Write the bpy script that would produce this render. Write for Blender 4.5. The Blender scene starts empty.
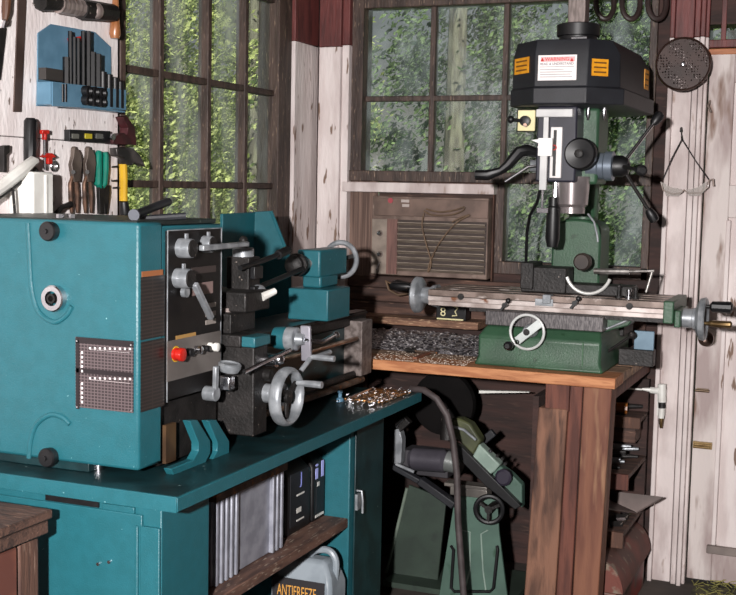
import bpy, bmesh, math, random
from mathutils import Vector, Matrix
random.seed(7)
sc = bpy.context.scene
COL = sc.collection
PI = math.pi
V = Vector
# ---------------------------------------------------------------- camera
FPX = 1200.0
cam_d = bpy.data.cameras.new('camera'); cam = bpy.data.objects.new('camera', cam_d); COL.objects.link(cam)
yaw, pit, roll = math.radians(22.6), math.atan(111.5 / 1200), 0.02
F0 = V((-math.sin(yaw), math.cos(yaw), 0)); R0 = V((math.cos(yaw), math.sin(yaw), 0)); U0 = V((0, 0, 1))
CF = F0 * math.cos(pit) - U0 * math.sin(pit); U1 = U0 * math.cos(pit) + F0 * math.sin(pit)
CR = R0 * math.cos(roll) + U1 * math.sin(roll); CU = U1 * math.cos(roll) - R0 * math.sin(roll)
CAM = V((0, 0, 1.5))
m = Matrix((CR, CU, -CF)).transposed().to_4x4(); m.translation = CAM
cam.matrix_world = m
cam_d.sensor_width = 36; cam_d.lens = 36 * FPX / 736; cam_d.clip_start = .05
sc.camera = cam
# ---------------------------------------------------------------- view, sky, sun, flash
sc.view_settings.view_transform = 'Standard'; sc.view_settings.look = 'None'
sc.view_settings.gamma = 1; sc.view_settings.use_curve_mapping = False
sc.view_settings.exposure = 0.0
w = bpy.data.worlds.new('world'); sc.world = w; w.use_nodes = True
nt = w.node_tree; bg = nt.nodes['Background']
sky = nt.nodes.new('ShaderNodeTexSky'); sky.sky_type = 'HOSEK_WILKIE'; sky.turbidity = 9
sky.sun_direction = (.35, -.4, .85)
nt.links.new(sky.outputs[0], bg.inputs[0]); bg.inputs[1].default_value = 1.3
def light(name, kind, loc, power, **k):
    d = bpy.data.lights.new(name, kind); d.energy = power
    for a, b in k.items(): setattr(d, a, b)
    o = bpy.data.objects.new(name, d); COL.objects.link(o); o.location = loc
    return o
sun = light('sun', 'SUN', (3, -3, 8), 15, angle=.01, color=(1, .95, .82))
sun.rotation_euler = V((.45, -.6, .95)).to_track_quat('Z', 'Y').to_euler()
flash = light('camera_flash', 'AREA', (-.20, -.72, 1.68), 298, shape='DISK', size=.10, color=(1, .96, .95))
flash.rotation_euler = (-V((-.32, .93, -.12))).to_track_quat('Z', 'Y').to_euler()
# ---------------------------------------------------------------- pixel -> point on a real plane
def ray(u, v): return CF + CR * ((u - 368) / FPX) - CU * ((v - 297.5) / FPX)
def PX(u, v, x):
    d = ray(u, v); return CAM + d * ((x - CAM.x) / d.x)
def PY(u, v, y):
    d = ray(u, v); return CAM + d * ((y - CAM.y) / d.y)
def PZ(u, v, z):
    d = ray(u, v); return CAM + d * ((z - CAM.z) / d.z)
# ---------------------------------------------------------------- materials
def srgb(h):
    h = h.lstrip('#'); c = [int(h[i:i+2], 16) / 255 for i in (0, 2, 4)]
    return tuple((x / 12.92 if x <= .04045 else ((x + .055) / 1.055) ** 2.4) for x in c) + (1,)
MATS = {}
def mat(name, c1, c2=None, rough=.5, metal=0, scale=6, stretch=(1, 1, 1), lo=.4, hi=.6, bump=0, bscale=None, detail=6, spec=.5, c3=None, s3=60, lo3=.6, hi3=.66, dist=0):
    M = bpy.data.materials.new(name); M.use_nodes = True; n = M.node_tree; L = n.links.new
    b = n.nodes['Principled BSDF']; b.inputs['Roughness'].default_value = rough; b.inputs['Metallic'].default_value = metal
    b.inputs['Specular IOR Level'].default_value = spec
    tc = n.nodes.new('ShaderNodeTexCoord'); mp = n.nodes.new('ShaderNodeMapping'); mp.inputs['Scale'].default_value = stretch
    L(tc.outputs['Object'], mp.inputs['Vector'])
    src = None
    c2 = c2 or c1
    nz = n.nodes.new('ShaderNodeTexNoise'); nz.inputs['Scale'].default_value = scale; nz.inputs['Detail'].default_value = detail
    nz.inputs['Distortion'].default_value = dist
    L(mp.outputs[0], nz.inputs['Vector'])
    rp = n.nodes.new('ShaderNodeValToRGB'); rp.color_ramp.elements[0].position = lo; rp.color_ramp.elements[1].position = hi
    rp.color_ramp.elements[0].color = srgb(c1); rp.color_ramp.elements[1].color = srgb(c2)
    L(nz.outputs['Fac'], rp.inputs[0]); out = rp.outputs[0]
    if c3:
        nz3 = n.nodes.new('ShaderNodeTexNoise'); nz3.inputs['Scale'].default_value = s3; nz3.inputs['Detail'].default_value = 3
        L(mp.outputs[0], nz3.inputs['Vector'])
        r3 = n.nodes.new('ShaderNodeValToRGB'); r3.color_ramp.elements[0].position = lo3; r3.color_ramp.elements[1].position = hi3
        mx = n.nodes.new('ShaderNodeMix'); mx.data_type = 'RGBA'
        L(nz3.outputs['Fac'], r3.inputs[0]); L(r3.outputs[0], mx.inputs[0]); L(out, mx.inputs[6]); mx.inputs[7].default_value = srgb(c3)
        out = mx.outputs[2]
    L(out, b.inputs['Base Color'])
    if bump:
        bp = n.nodes.new('ShaderNodeBump'); bp.inputs['Strength'].default_value = bump; bp.inputs['Distance'].default_value = .01
        bz = n.nodes.new('ShaderNodeTexNoise'); bz.inputs['Scale'].default_value = bscale or scale * 4; bz.inputs['Detail'].default_value = 4
        L(mp.outputs[0], bz.inputs['Vector']); L(bz.outputs['Fac'], bp.inputs['Height']); L(bp.outputs[0], b.inputs['Normal'])
    MATS[name] = M; return M
teal = mat('teal_paint', '#1f5d67', '#1d5962', .42, scale=30, bump=.12, bscale=260, c3='#8fc0c4', s3=90, lo3=.755, hi3=.78)
teald = mat('teal_oil_and_shade', '#123236', '#0b2427', .4, scale=12, c3='#7f9a98', s3=60, lo3=.73, hi3=.76)  # oily teal, with the dimness of grazing light also put into the colour
iron = mat('cast_iron', '#242120', '#161413', .55, .25, scale=20, bump=.2, bscale=120, c3='#857a72', s3=80, lo3=.68, hi3=.74)
blackm = mat('black_plastic', '#0b0b0d', '#131315', .45, scale=20)
blackp = mat('black_cover_paint', '#1c1e23', '#16171c', .55, scale=10, bump=.08, bscale=200)
chrome = mat('chrome', '#d6d6d8', '#b5b5ba', .22, 1, scale=8)
alu = mat('satin_aluminium', '#a2a6aa', '#7e8286', .4, .4, scale=25)
steel = mat('ground_steel', '#a89a95', '#7a6e6a', .4, .4, scale=14, stretch=(1, 6, 1), c3='#6a4026', s3=22, lo3=.62, hi3=.72)
rust = mat('rusty_steel', '#6b5a4e', '#4a3a30', .6, .4, scale=18, c3='#94603a', s3=30, lo3=.58, hi3=.68)
green = mat('machine_green', '#31523b', '#294632', .45, scale=9, bump=.1, bscale=150, c3='#1d3a24', s3=30, lo3=.62, hi3=.72)
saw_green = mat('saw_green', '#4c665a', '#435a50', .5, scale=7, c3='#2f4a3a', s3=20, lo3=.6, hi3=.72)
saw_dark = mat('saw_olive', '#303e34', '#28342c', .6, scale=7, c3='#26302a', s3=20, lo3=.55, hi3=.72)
olive = mat('olive_enamel', '#4c5034', '#383c28', .5, scale=12)
lgreen = mat('pale_green_enamel', '#8fa196', '#7a8c82', .4, scale=10)
pine = mat('pine_edge', '#bc8258', '#9c623e', .7, scale=5, stretch=(1.5, 12, 12), bump=.15, c3='#7c4424', s3=8, lo3=.6, hi3=.8)
post = mat('rough_post_wood', '#7e5946', '#52382c', .75, scale=4, stretch=(6, 6, 1), bump=.25, c3='#33201a', s3=6, lo3=.56, hi3=.72, dist=.6)
redpost = mat('reddish_board', '#6a3e31', '#4c2a22', .75, scale=4, stretch=(8, 8, 1), bump=.2, c3='#3d2018', s3=10, lo3=.6, hi3=.8)
brown = mat('aged_brown_wood', '#5b3f33', '#3a2620', .75, scale=4, stretch=(10, 10, 1.2), bump=.3, c3='#8a6f60', s3=14, lo3=.62, hi3=.74)
brownh = mat('aged_brown_board', '#5a4035', '#392822', .75, scale=4, stretch=(1.2, 10, 10), bump=.3, c3='#8a6a58', s3=12, lo3=.62, hi3=.76)
dwall = mat('dark_wall_board', '#3c2621', '#281a17', .8, scale=3, stretch=(1.2, 8, 8), bump=.2, c3='#4c362e', s3=10, lo3=.6, hi3=.8)
redbrown = mat('red_brown_paint', '#6a3532', '#4d2624', .6, scale=5, stretch=(6, 6, 1), bump=.2)
frame_m = mat('dark_window_wood', '#4c3c35', '#332722', .6, scale=6, stretch=(6, 6, 1), bump=.3, c3='#85705f', s3=26, lo3=.62, hi3=.72)
peel = mat('peeling_white_paint', '#ddd3d0', '#c9bcb9', .7, scale=6, stretch=(3, 3, .6), bump=.4, bscale=30, c3='#7a6355', s3=11, lo3=.635, hi3=.665)
peel2 = mat('dirty_white_paint', '#d6cbc8', '#b5a7a4', .7, scale=5, stretch=(2.5, 2.5, .8), bump=.3, bscale=30, c3='#8c7466', s3=9, lo3=.64, hi3=.72)
whiteb = mat('white_board_paint', '#f0e9e7', '#e0d6d4', .65, scale=8, stretch=(2, 2, .7), bump=.25, bscale=40, c3='#6f6058', s3=30, lo3=.665, hi3=.70)
white = mat('white_plastic', '#e2e2dc', '#d2d0ca', .4, scale=10)
cream = mat('cream_plastic', '#e4dcae', '#d6ce9e', .4, scale=10)
red = mat('red_plastic', '#c02418', '#a81c14', .35, scale=10)
yellow = mat('yellow_plastic', '#cfa526', '#c09620', .4, scale=10)
orange_l = mat('amber_sticker', '#e09a20', '#d08a18', .5, scale=40)
blue = mat('blue_enamel', '#5a7f96', '#4f7389', .4, scale=15)
ltblue = mat('light_blue_steel', '#6a8292', '#5c7484', .45, .2, scale=15)
gsnip = mat('green_grip', '#0f7a66', '#0c6656', .35, scale=10)
copper = mat('worn_copper_handles', '#745848', '#4a3a32', .4, .6, scale=30)
wood_h = mat('varnished_handle', '#a06a44', '#80502f', .3, scale=8, stretch=(6, 6, 1))
maroon = mat('maroon_metal', '#4a2226', '#34181a', .45, .3, scale=20)
brass = mat('brass', '#98805a', '#6f5a3c', .35, .9, scale=20)
rubber = mat('grey_rubber', '#484040', '#383131', .6, scale=20)
ribgrey = mat('ribbed_grey_metal', '#9a9ca6', '#858791', .45, .3, scale=20)
greyjug = mat('grey_jug_plastic', '#8c959c', '#767f86', .4, scale=10)
acm = mat('ac_brown_metal', '#7d6a60', '#5e4d45', .55, .15, scale=12, c3='#8c7a70', s3=30, lo3=.6, hi3=.7)
acp = mat('ac_panel', '#94877c', '#80746a', .5, .2, scale=20)
slat = mat('ac_louvre', '#a89a8c', '#84766a', .4, .4, scale=20, stretch=(1, 8, 8))
cord_m = mat('brown_cord', '#6c5642', '#584534', .6, scale=20)
reed = mat('weathered_plywood', '#7a6358', '#57443c', .8, scale=5, stretch=(22, 22, .5), bump=.5, bscale=8)
swarf_m = mat('metal_shavings', '#8e8a8e', '#343034', .35, .5, scale=45, stretch=(1, 1, 1), lo=.42, hi=.58, bump=1, bscale=90, c3='#e0dcdc', s3=80, lo3=.55, hi3=.62)
brass_sw = mat('brass_shavings', '#c58a4a', '#5a3a24', .35, .6, scale=60, lo=.45, hi=.55, bump=1, bscale=100, c3='#f2dcc0', s3=90, lo3=.58, hi3=.64)
floor_m = mat('concrete_floor', '#4e4640', '#38322e', .85, scale=4, bump=.3, bscale=30)
ceil_m = mat('ceiling_boards', '#3c302a', '#2c2420', .8, scale=3, stretch=(1, 8, 1))
grass_m = mat('grass_ground', '#4a6a2c', '#35501f', .9, scale=3)
litter_m = mat('straw_litter', '#4e4a30', '#2e2c20', .9, scale=25, bump=.6, c3='#a09a58', s3=40, lo3=.58, hi3=.64)
dust_red = mat('faded_red_steel', '#8a2c22', '#5c221c', .5, scale=6, c3='#544438', s3=8, lo3=.45, hi3=.62)
dusty = mat('dusty_lid', '#6c3a30', '#4c332c', .7, scale=6, c3='#7a6a5c', s3=20, lo3=.6, hi3=.7)
pinkish = mat('label_paper', '#e8e0de', '#ddd6d4', .5, scale=20)
pinkhd = mat('label_pink_header', '#e2a6a6', '#d89a9c', .5, scale=20)
lens = mat('clear_plastic', '#c9c2bc', '#b5aea8', .15, scale=10)
lens.node_tree.nodes['Principled BSDF'].inputs['Alpha'].default_value = .35
bark = mat('pale_bark', '#5c5a50', '#3c3832', .9, scale=4, stretch=(6, 6, 1), bump=.5)

def grid_mat(name, base, line, sx, sy, mortar=.12):
    M = bpy.data.materials.new(name); M.use_nodes = True; n = M.node_tree; L = n.links.new
    b = n.nodes['Principled BSDF']; b.inputs['Roughness'].default_value = .3
    tc = n.nodes.new('ShaderNodeTexCoord'); sp = n.nodes.new('ShaderNodeSeparateXYZ'); cb = n.nodes.new('ShaderNodeCombineXYZ')
    L(tc.outputs['Object'], sp.inputs[0]); ad = n.nodes.new('ShaderNodeMath'); L(sp.outputs[0], ad.inputs[0]); L(sp.outputs[1], ad.inputs[1])
    L(ad.outputs[0], cb.inputs[0]); L(sp.outputs[2], cb.inputs[1])
    bt = n.nodes.new('ShaderNodeTexBrick'); bt.offset = 0; bt.inputs['Scale'].default_value = 1
    bt.inputs['Brick Width'].default_value = sx; bt.inputs['Row Height'].default_value = sy; bt.inputs['Mortar Size'].default_value = min(sx, sy) * mortar
    bt.inputs['Color1'].default_value = srgb(base); bt.inputs['Color2'].default_value = srgb(base); bt.inputs['Mortar'].default_value = srgb(line)
    L(cb.outputs[0], bt.inputs['Vector']); L(bt.outputs[0], b.inputs['Base Color']); return M
chart_m = grid_mat('printed_chart', '#2a2123', '#5e5254', .0095, .0075, .17)
chart2_m = grid_mat('printed_side_chart', '#161212', '#302925', .3, .0085, .22)
panel_m = mat('panel_face_brown', '#110e0d', '#0d0a0a', .45, scale=20, c3='#1c1614', s3=60, lo3=.62, hi3=.7, spec=.3)
hatch_m = mat('scraped_iron', '#6c6868', '#434042', .45, .5, scale=30, stretch=(12, 1, 2), lo=.4, hi=.6)

def glass_mat(name, dust=.1, tint='#c8d4cc', streak=(2, 2, .5), hi=.75):
    M = bpy.data.materials.new(name); M.use_nodes = True; n = M.node_tree; L = n.links.new
    for x in list(n.nodes): n.nodes.remove(x)
    out = n.nodes.new('ShaderNodeOutputMaterial'); tr = n.nodes.new('ShaderNodeBsdfTransparent'); gl = n.nodes.new('ShaderNodeBsdfGlossy'); df = n.nodes.new('ShaderNodeBsdfDiffuse')
    tr.inputs[0].default_value = (.93, .97, .94, 1); gl.inputs['Roughness'].default_value = .05; df.inputs[0].default_value = srgb(tint)
    fr = n.nodes.new('ShaderNodeFresnel'); fr.inputs[0].default_value = 1.45
    m1 = n.nodes.new('ShaderNodeMixShader'); m2 = n.nodes.new('ShaderNodeMixShader')
    ge = n.nodes.new('ShaderNodeNewGeometry'); iv = n.nodes.new('ShaderNodeMath'); iv.operation = 'SUBTRACT'; iv.inputs[0].default_value = 1; L(ge.outputs['Backfacing'], iv.inputs[1]); mu = n.nodes.new('ShaderNodeMath'); mu.operation = 'MULTIPLY'; L(fr.outputs[0], mu.inputs[0]); L(iv.outputs[0], mu.inputs[1])
    L(mu.outputs[0], m1.inputs[0]); L(tr.outputs[0], m1.inputs[1]); L(gl.outputs[0], m1.inputs[2])
    tc = n.nodes.new('ShaderNodeTexCoord'); mp = n.nodes.new('ShaderNodeMapping'); mp.inputs['Scale'].default_value = streak; L(tc.outputs['Object'], mp.inputs[0])
    nz = n.nodes.new('ShaderNodeTexNoise'); nz.inputs['Scale'].default_value = 3.5; nz.inputs['Detail'].default_value = 8; nz.inputs['Distortion'].default_value = .8
    L(mp.outputs[0], nz.inputs['Vector'])
    mr = n.nodes.new('ShaderNodeMapRange'); mr.inputs[1].default_value = .45; mr.inputs[2].default_value = hi; mr.inputs[3].default_value = dust * .35; mr.inputs[4].default_value = dust * 3.2
    L(nz.outputs['Fac'], mr.inputs[0]); L(mr.outputs[0], m2.inputs[0]); L(m1.outputs[0], m2.inputs[1]); L(df.outputs[0], m2.inputs[2]); L(m2.outputs[0], out.inputs[0])
    return M
glassL = glass_mat('dusty_glass', .16, '#c4cac8')
glassB = glass_mat('streaked_glass', .08, '#b8c4c4', (2, 1, 1.2))
def leaf_mat(name, a, b, tr):
    M = bpy.data.materials.new(name); M.use_nodes = True; n = M.node_tree; L = n.links.new
    for x in list(n.nodes): n.nodes.remove(x)
    out = n.nodes.new('ShaderNodeOutputMaterial'); d = n.nodes.new('ShaderNodeBsdfDiffuse'); t = n.nodes.new('ShaderNodeBsdfTranslucent'); mx = n.nodes.new('ShaderNodeMixShader'); mx.inputs[0].default_value = .45
    tc = n.nodes.new('ShaderNodeTexCoord'); nz = n.nodes.new('ShaderNodeTexNoise'); nz.inputs['Scale'].default_value = 9; nz.inputs['Detail'].default_value = 6; L(tc.outputs['Object'], nz.inputs['Vector'])
    rp = n.nodes.new('ShaderNodeValToRGB'); rp.color_ramp.elements[0].position = .4; rp.color_ramp.elements[1].position = .62; rp.color_ramp.elements[0].color = srgb(a); rp.color_ramp.elements[1].color = srgb(b)
    L(nz.outputs['Fac'], rp.inputs[0]); L(rp.outputs[0], d.inputs[0]); t.inputs[0].default_value = srgb(tr); L(d.outputs[0], mx.inputs[1]); L(t.outputs[0], mx.inputs[2]); L(mx.outputs[0], out.inputs[0]); return M
leafA = leaf_mat('yellow_green_leaves', '#37452c', '#b6bc80', '#98a460')
leafB = leaf_mat('mid_green_leaves', '#1c2a20', '#6c7e58', '#4a5c3c')
def sieve_mat():
    M = mat('perforated_brown_steel', '#3a2a26', '#2c201d', .5, .3, scale=10); n = M.node_tree; L = n.links.new; b = n.nodes['Principled BSDF']
    tc = n.nodes.new('ShaderNodeTexCoord'); vo = n.nodes.new('ShaderNodeTexVoronoi'); vo.inputs['Scale'].default_value = 100; vo.inputs['Randomness'].default_value = .35
    L(tc.outputs['Object'], vo.inputs['Vector']); r = n.nodes.new('ShaderNodeMath'); r.operation = 'GREATER_THAN'; r.inputs[1].default_value = .36
    L(vo.outputs['Distance'], r.inputs[0]); L(r.outputs[0], b.inputs['Alpha']); return M
sieve_m = sieve_mat()
# ---------------------------------------------------------------- mesh builder
POS = {}
class MB:
    def __init__(s): s.bm = bmesh.new()
    def box(s, x0, x1, y0, y1, z0, z1):
        if x0 > x1: x0, x1 = x1, x0
        if y0 > y1: y0, y1 = y1, y0
        if z0 > z1: z0, z1 = z1, z0
        c = [s.bm.verts.new((x, y, z)) for x in (x0, x1) for y in (y0, y1) for z in (z0, z1)]
        for f in ((0, 1, 3, 2), (4, 6, 7, 5), (0, 4, 5, 1), (2, 3, 7, 6), (0, 2, 6, 4), (1, 5, 7, 3)): s.bm.faces.new([c[i] for i in f])
        return s
    def prism(s, pts, vec):
        pts = [V(p) for p in pts]; vec = V(vec)
        a = [s.bm.verts.new(p) for p in pts]; b = [s.bm.verts.new(p + vec) for p in pts]; n = len(a)
        s.bm.faces.new(a); s.bm.faces.new(b[::-1])
        for i in range(n): s.bm.faces.new((a[i], b[i], b[(i+1) % n], a[(i+1) % n]))
        return s
    def loft(s, rings, cap=True):
        R = [[s.bm.verts.new(V(p)) for p in r] for r in rings]; n = len(R[0])
        for a, b in zip(R, R[1:]):
            for i in range(n): s.bm.faces.new((a[i], a[(i+1) % n], b[(i+1) % n], b[i]))
        if cap: s.bm.faces.new(R[0][::-1]); s.bm.faces.new(R[-1])
        return s
    def lathe(s, o, ax, prof, n=28, cap=True):
        o = V(o); ax = V(ax).normalized(); t = ax.orthogonal().normalized(); b = ax.cross(t)
        return s.loft([[o + ax * h + (t * math.cos(2*PI*i/n) + b * math.sin(2*PI*i/n)) * max(r, 1e-4) for i in range(n)] for h, r in prof], cap)
    def cyl(s, p0, p1, r, r1=None, n=20):
        p0, p1 = V(p0), V(p1); return s.lathe(p0, p1 - p0, [(0, r), ((p1 - p0).length, r if r1 is None else r1)], n)
    def tube(s, path, r, n=10, sm=0):
        path = [V(p) for p in path]
        if sm:
            q = []; P = [path[0]] + path + [path[-1]]
            for i in range(1, len(P)-2):
                for k in range(sm):
                    t = k/sm; a, b, c, d = P[i-1:i+3]; q.append(.5*((2*b) + (c-a)*t + (2*a-5*b+4*c-d)*t*t + (3*b-a-3*c+d)*t**3))
            path = q + [path[-1]]
        rings = []; t0 = None
        for i, p in enumerate(path):
            d = (path[min(i+1, len(path)-1)] - path[max(i-1, 0)]).normalized()
            if t0 is None: t0 = d.orthogonal().normalized()
            t0 = (t0 - d * t0.dot(d)).normalized(); b = d.cross(t0); rr = r[i] if isinstance(r, (list, tuple)) else r
            rings.append([p + (t0 * math.cos(2*PI*k/n) + b * math.sin(2*PI*k/n)) * rr for k in range(n)])
        return s.loft(rings)
    def torus(s, c, ax, R, r, n=40, m=10, a0=0, a1=2*PI, flat=1):
        c = V(c); ax = V(ax).normalized(); t = ax.orthogonal().normalized(); b = ax.cross(t); full = abs(a1 - a0 - 2*PI) < 1e-6
        rings = []
        for i in range(n if full else n + 1):
            a = a0 + (a1 - a0) * i / n; d = t * math.cos(a) + b * math.sin(a)
            rings.append([c + d * (R + r * math.cos(2*PI*k/m)) + ax * (r * flat * math.sin(2*PI*k/m)) for k in range(m)])
        if full:
            Rv = [[s.bm.verts.new(p) for p in q] for q in rings]
            for i in range(n):
                A, B = Rv[i], Rv[(i+1) % n]
                for k in range(m): s.bm.faces.new((A[k], A[(k+1) % m], B[(k+1) % m], B[k]))
            return s
        return s.loft(rings)
    def ball(s, c, r, sc_=(1, 1, 1), seg=16):
        bmesh.ops.create_uvsphere(s.bm, u_segments=seg, v_segments=seg//2+2, radius=r, matrix=Matrix.Translation(V(c)) @ Matrix.Diagonal((*sc_, 1))); return s
    def bar(s, p0, p1, w, h, up=(0, 0, 1)):
        p0, p1 = V(p0), V(p1); d = (p1 - p0).normalized(); up = V(up); sd = d.cross(up).normalized(); u = sd.cross(d).normalized()
        q = [sd*w/2 + u*h/2, -sd*w/2 + u*h/2, -sd*w/2 - u*h/2, sd*w/2 - u*h/2]
        return s.prism([p0 + a for a in q], p1 - p0)
    def build(s, name, m, parent=None, bevel=0, label=None, kind=None, smooth=True):
        bm = s.bm; bmesh.ops.recalc_face_normals(bm, faces=bm.faces)
        lo = V([min(v.co[i] for v in bm.verts) for i in range(3)]); hi = V([max(v.co[i] for v in bm.verts) for i in range(3)]); c = (lo + hi) / 2
        for v in bm.verts: v.co -= c
        if smooth:
            for f in bm.faces: f.smooth = True
            for e in bm.edges:
                if len(e.link_faces) == 2 and e.calc_face_angle(0) > .62: e.smooth = False
        me = bpy.data.meshes.new(name); bm.to_mesh(me); bm.free(); me.materials.append(m)
        o = bpy.data.objects.new(name, me); COL.objects.link(o)
        if parent is not None: o.parent = parent; o.location = c - POS[parent.name]
        else: o.location = c
        POS[o.name] = c
        if bevel:
            b = o.modifiers.new('bevel', 'BEVEL'); b.width = bevel; b.segments = 2; b.limit_method = 'ANGLE'; b.angle_limit = .6
        if label: o['label'] = label
        if kind: o['kind'] = kind
        return o
def thing(name, loc, label, cat, group=None):
    o = bpy.data.objects.new(name, None); COL.objects.link(o); o.location = loc; o.empty_display_size = .1; POS[o.name] = V(loc)
    return tag(o, label, cat, group)
def tag(o, label, cat, group=None, kind=None):
    o['label'] = label; o['category'] = cat
    if group: o['group'] = group
    if kind: o['kind'] = kind
    return o
def struct(mb, name, m, bevel=0): return mb.build(name, m, None, bevel, kind='structure')
def copy_tree(o, off=V((0, 0, 0)), top=True, parent=None):
    c = o.copy(); COL.objects.link(c)
    if top: c.location = o.location + off
    else: c.parent = parent
    POS[c.name] = POS[o.name] + off
    for ch in list(o.children): copy_tree(ch, off, False, c)
    return c
def text(s, name, m, parent, o, right, up, h, width=None, depth=.0006, label=None):
    cu = bpy.data.curves.new(name, 'FONT'); cu.body = s; cu.size = 1; cu.extrude = .001; cu.align_x = 'LEFT'
    t = bpy.data.objects.new(name + '_tmp', cu); COL.objects.link(t); bpy.context.view_layer.update()
    me = bpy.data.meshes.new_from_object(t.evaluated_get(bpy.context.evaluated_depsgraph_get())); bpy.data.objects.remove(t)
    xs = [v.co.x for v in me.vertices]; ys = [v.co.y for v in me.vertices]; w0 = max(xs) - min(xs); h0 = max(ys) - min(ys)
    sx = (width / w0) if width else h / h0; sy = h / h0
    R_, U_ = V(right).normalized(), V(up).normalized(); N_ = R_.cross(U_); o = V(o)
    for v in me.vertices: v.co = R_ * ((v.co.x - min(xs)) * sx) + U_ * ((v.co.y - min(ys)) * sy) + N_ * (v.co.z / .001 * depth)
    me.materials.clear(); me.materials.append(m)
    ob = bpy.data.objects.new(name, me); COL.objects.link(ob); ob.parent = parent; ob.location = o - POS[parent.name]; POS[ob.name] = o
    if label: ob['label'] = label
    return ob
def FB(u0, u1, vt, vb, y, dep):      # box whose -Y face covers a pixel rectangle on plane y
    um, vm = (u0+u1)/2, (vt+vb)/2
    return (PY(u0, vm, y).x, PY(u1, vm, y).x, y, y + dep, PY(um, vb, y).z, PY(um, vt, y).z)
def SB(u0, u1, vt, vb, x, th):       # box whose +X face covers a pixel span on plane x
    um, vm = (u0+u1)/2, (vt+vb)/2
    return (x - th, x, PX(u0, vm, x).y, PX(u1, vm, x).y, PX(um, vb, x).z, PX(um, vt, x).z)
# ================================================================= ROOM
WL, WB = -2.2, 4.65
struct(MB().box(-2.35, 3, -2.5, 4.85, -.1, 0), 'floor', floor_m)
struct(MB().box(-2.4, 3.1, -2.6, 5.3, 2.7, 2.8), 'ceiling', ceil_m)
struct(MB().box(2.9, 3.0, -2.5, 4.85, 0, 2.7), 'wall_right', dwall)
struct(MB().box(-2.35, 3, -2.6, -2.5, 0, 2.7), 'wall_front', dwall)
wy0, wy1, wz0, wz1 = PX(118, 150, WL).y, 4.40, 1.12, 2.42
struct(MB().box(WL-.12, WL, -2.5, wy0, 0, 2.7).box(WL-.12, WL, wy0, wy1, 0, wz0).box(WL-.12, WL, wy0, wy1, wz1, 2.7).box(WL-.12, WL, wy1, 4.85, 0, 2.7), 'wall_left', dwall)
bx0, bx1, bz0, bz1 = PY(349, 120, WB).x, PY(655, 120, WB).x, 1.16, 2.36
dx0, dx1 = PY(697, 300, WB).x, PY(697, 300, WB).x + .86
struct(MB().box(WL, bx0, WB, WB+.12, 0, 2.7).box(bx0, bx1, WB, WB+.12, 0, bz0).box(bx0, bx1, WB, WB+.12, bz1, 2.7).box(bx1, dx0, WB, WB+.12, 0, 2.7)
       .box(dx0, dx1, WB, WB+.12, 2.12, 2.7).box(dx1, 2.9, WB, WB+.12, 0, 2.7), 'wall_back', dwall)
# painted boards over the left wall
tb = -2.176; zsm = PX(50, 139, tb).z
struct(MB().box(WL, tb, 1.2, PX(118, 150, tb).y, zsm, 2.7).box(WL, tb-.001, 1.2, PX(118, 150, tb).y, .6, zsm-.0015), 'trim_1', whiteb, .002)
# left window
w1 = thing('window_1', (WL, 3.8, wz0), 'dark framed many-paned window in left wall above the lathe', 'window'); del w1['label'], w1['category']; w1['kind'] = 'structure'
f = MB(); yr = PX(275, 130, WL).y
f.box(WL-.08, WL+.01, wy0, wy0+.03, wz0, wz1).box(WL-.08, WL+.015, yr, wy1, wz0, wz1).box(WL-.08, WL+.01, wy0, wy1, wz0, wz0+.05).box(WL-.08, WL+.01, wy0, wy1, wz1-.06, wz1)
f.build('window_frame', frame_m, w1, .003)
for u in (157.5, 205.5, 242.5):
    y = PX(u, 110, WL-.02).y; MB().box(WL-.045, WL-.002, y-.013, y+.013, wz0+.05, wz1-.06).build('muntin', frame_m, w1, .004)
for z in (1.858, 1.492, 2.22):
    MB().box(WL-.042, WL-.006, wy0+.03, yr, z-.012, z+.012).build('muntin', frame_m, w1, .004)
MB().box(WL-.034, WL-.03, wy0+.03, yr, wz0+.05, wz1-.06).build('window_pane', glassL, w1)
# corner posts
def strip(name, u0, u1, y, m, th=.03, z0=.0, z1=2.7, v=150, bev=.003):
    return struct(MB().box(PY(u0, v, y).x, PY(u1, v, y).x, y, y+th, z0, z1), name, m, bev)
zs = PY(330, 46, 4.6).z
for i, (u0, u1, y) in enumerate(((314, 315.5, 4.63), (317.5, 339, 4.58), (340.5, 347.5, 4.60))):
    strip('trim_%d' % (2 + 2*i), u0, u1, y, peel, WB - y - .001, .4, zs + (.004, -.006, .002)[i])
    strip('trim_%d' % (3 + 2*i), u0, u1, y, redbrown, WB - y - .001, zs + (.005, -.005, .003)[i], 2.7)
ya_, yb_ = PX(294, 150, WL+.028).y, 4.625
struct(MB().box(WL+.001, WL+.028, ya_, yb_, .4, zs), 'trim_8', peel, .003); struct(MB().box(WL+.001, WL+.028, ya_, yb_, zs+.001, 2.7), 'trim_7', redbrown, .003)
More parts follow.
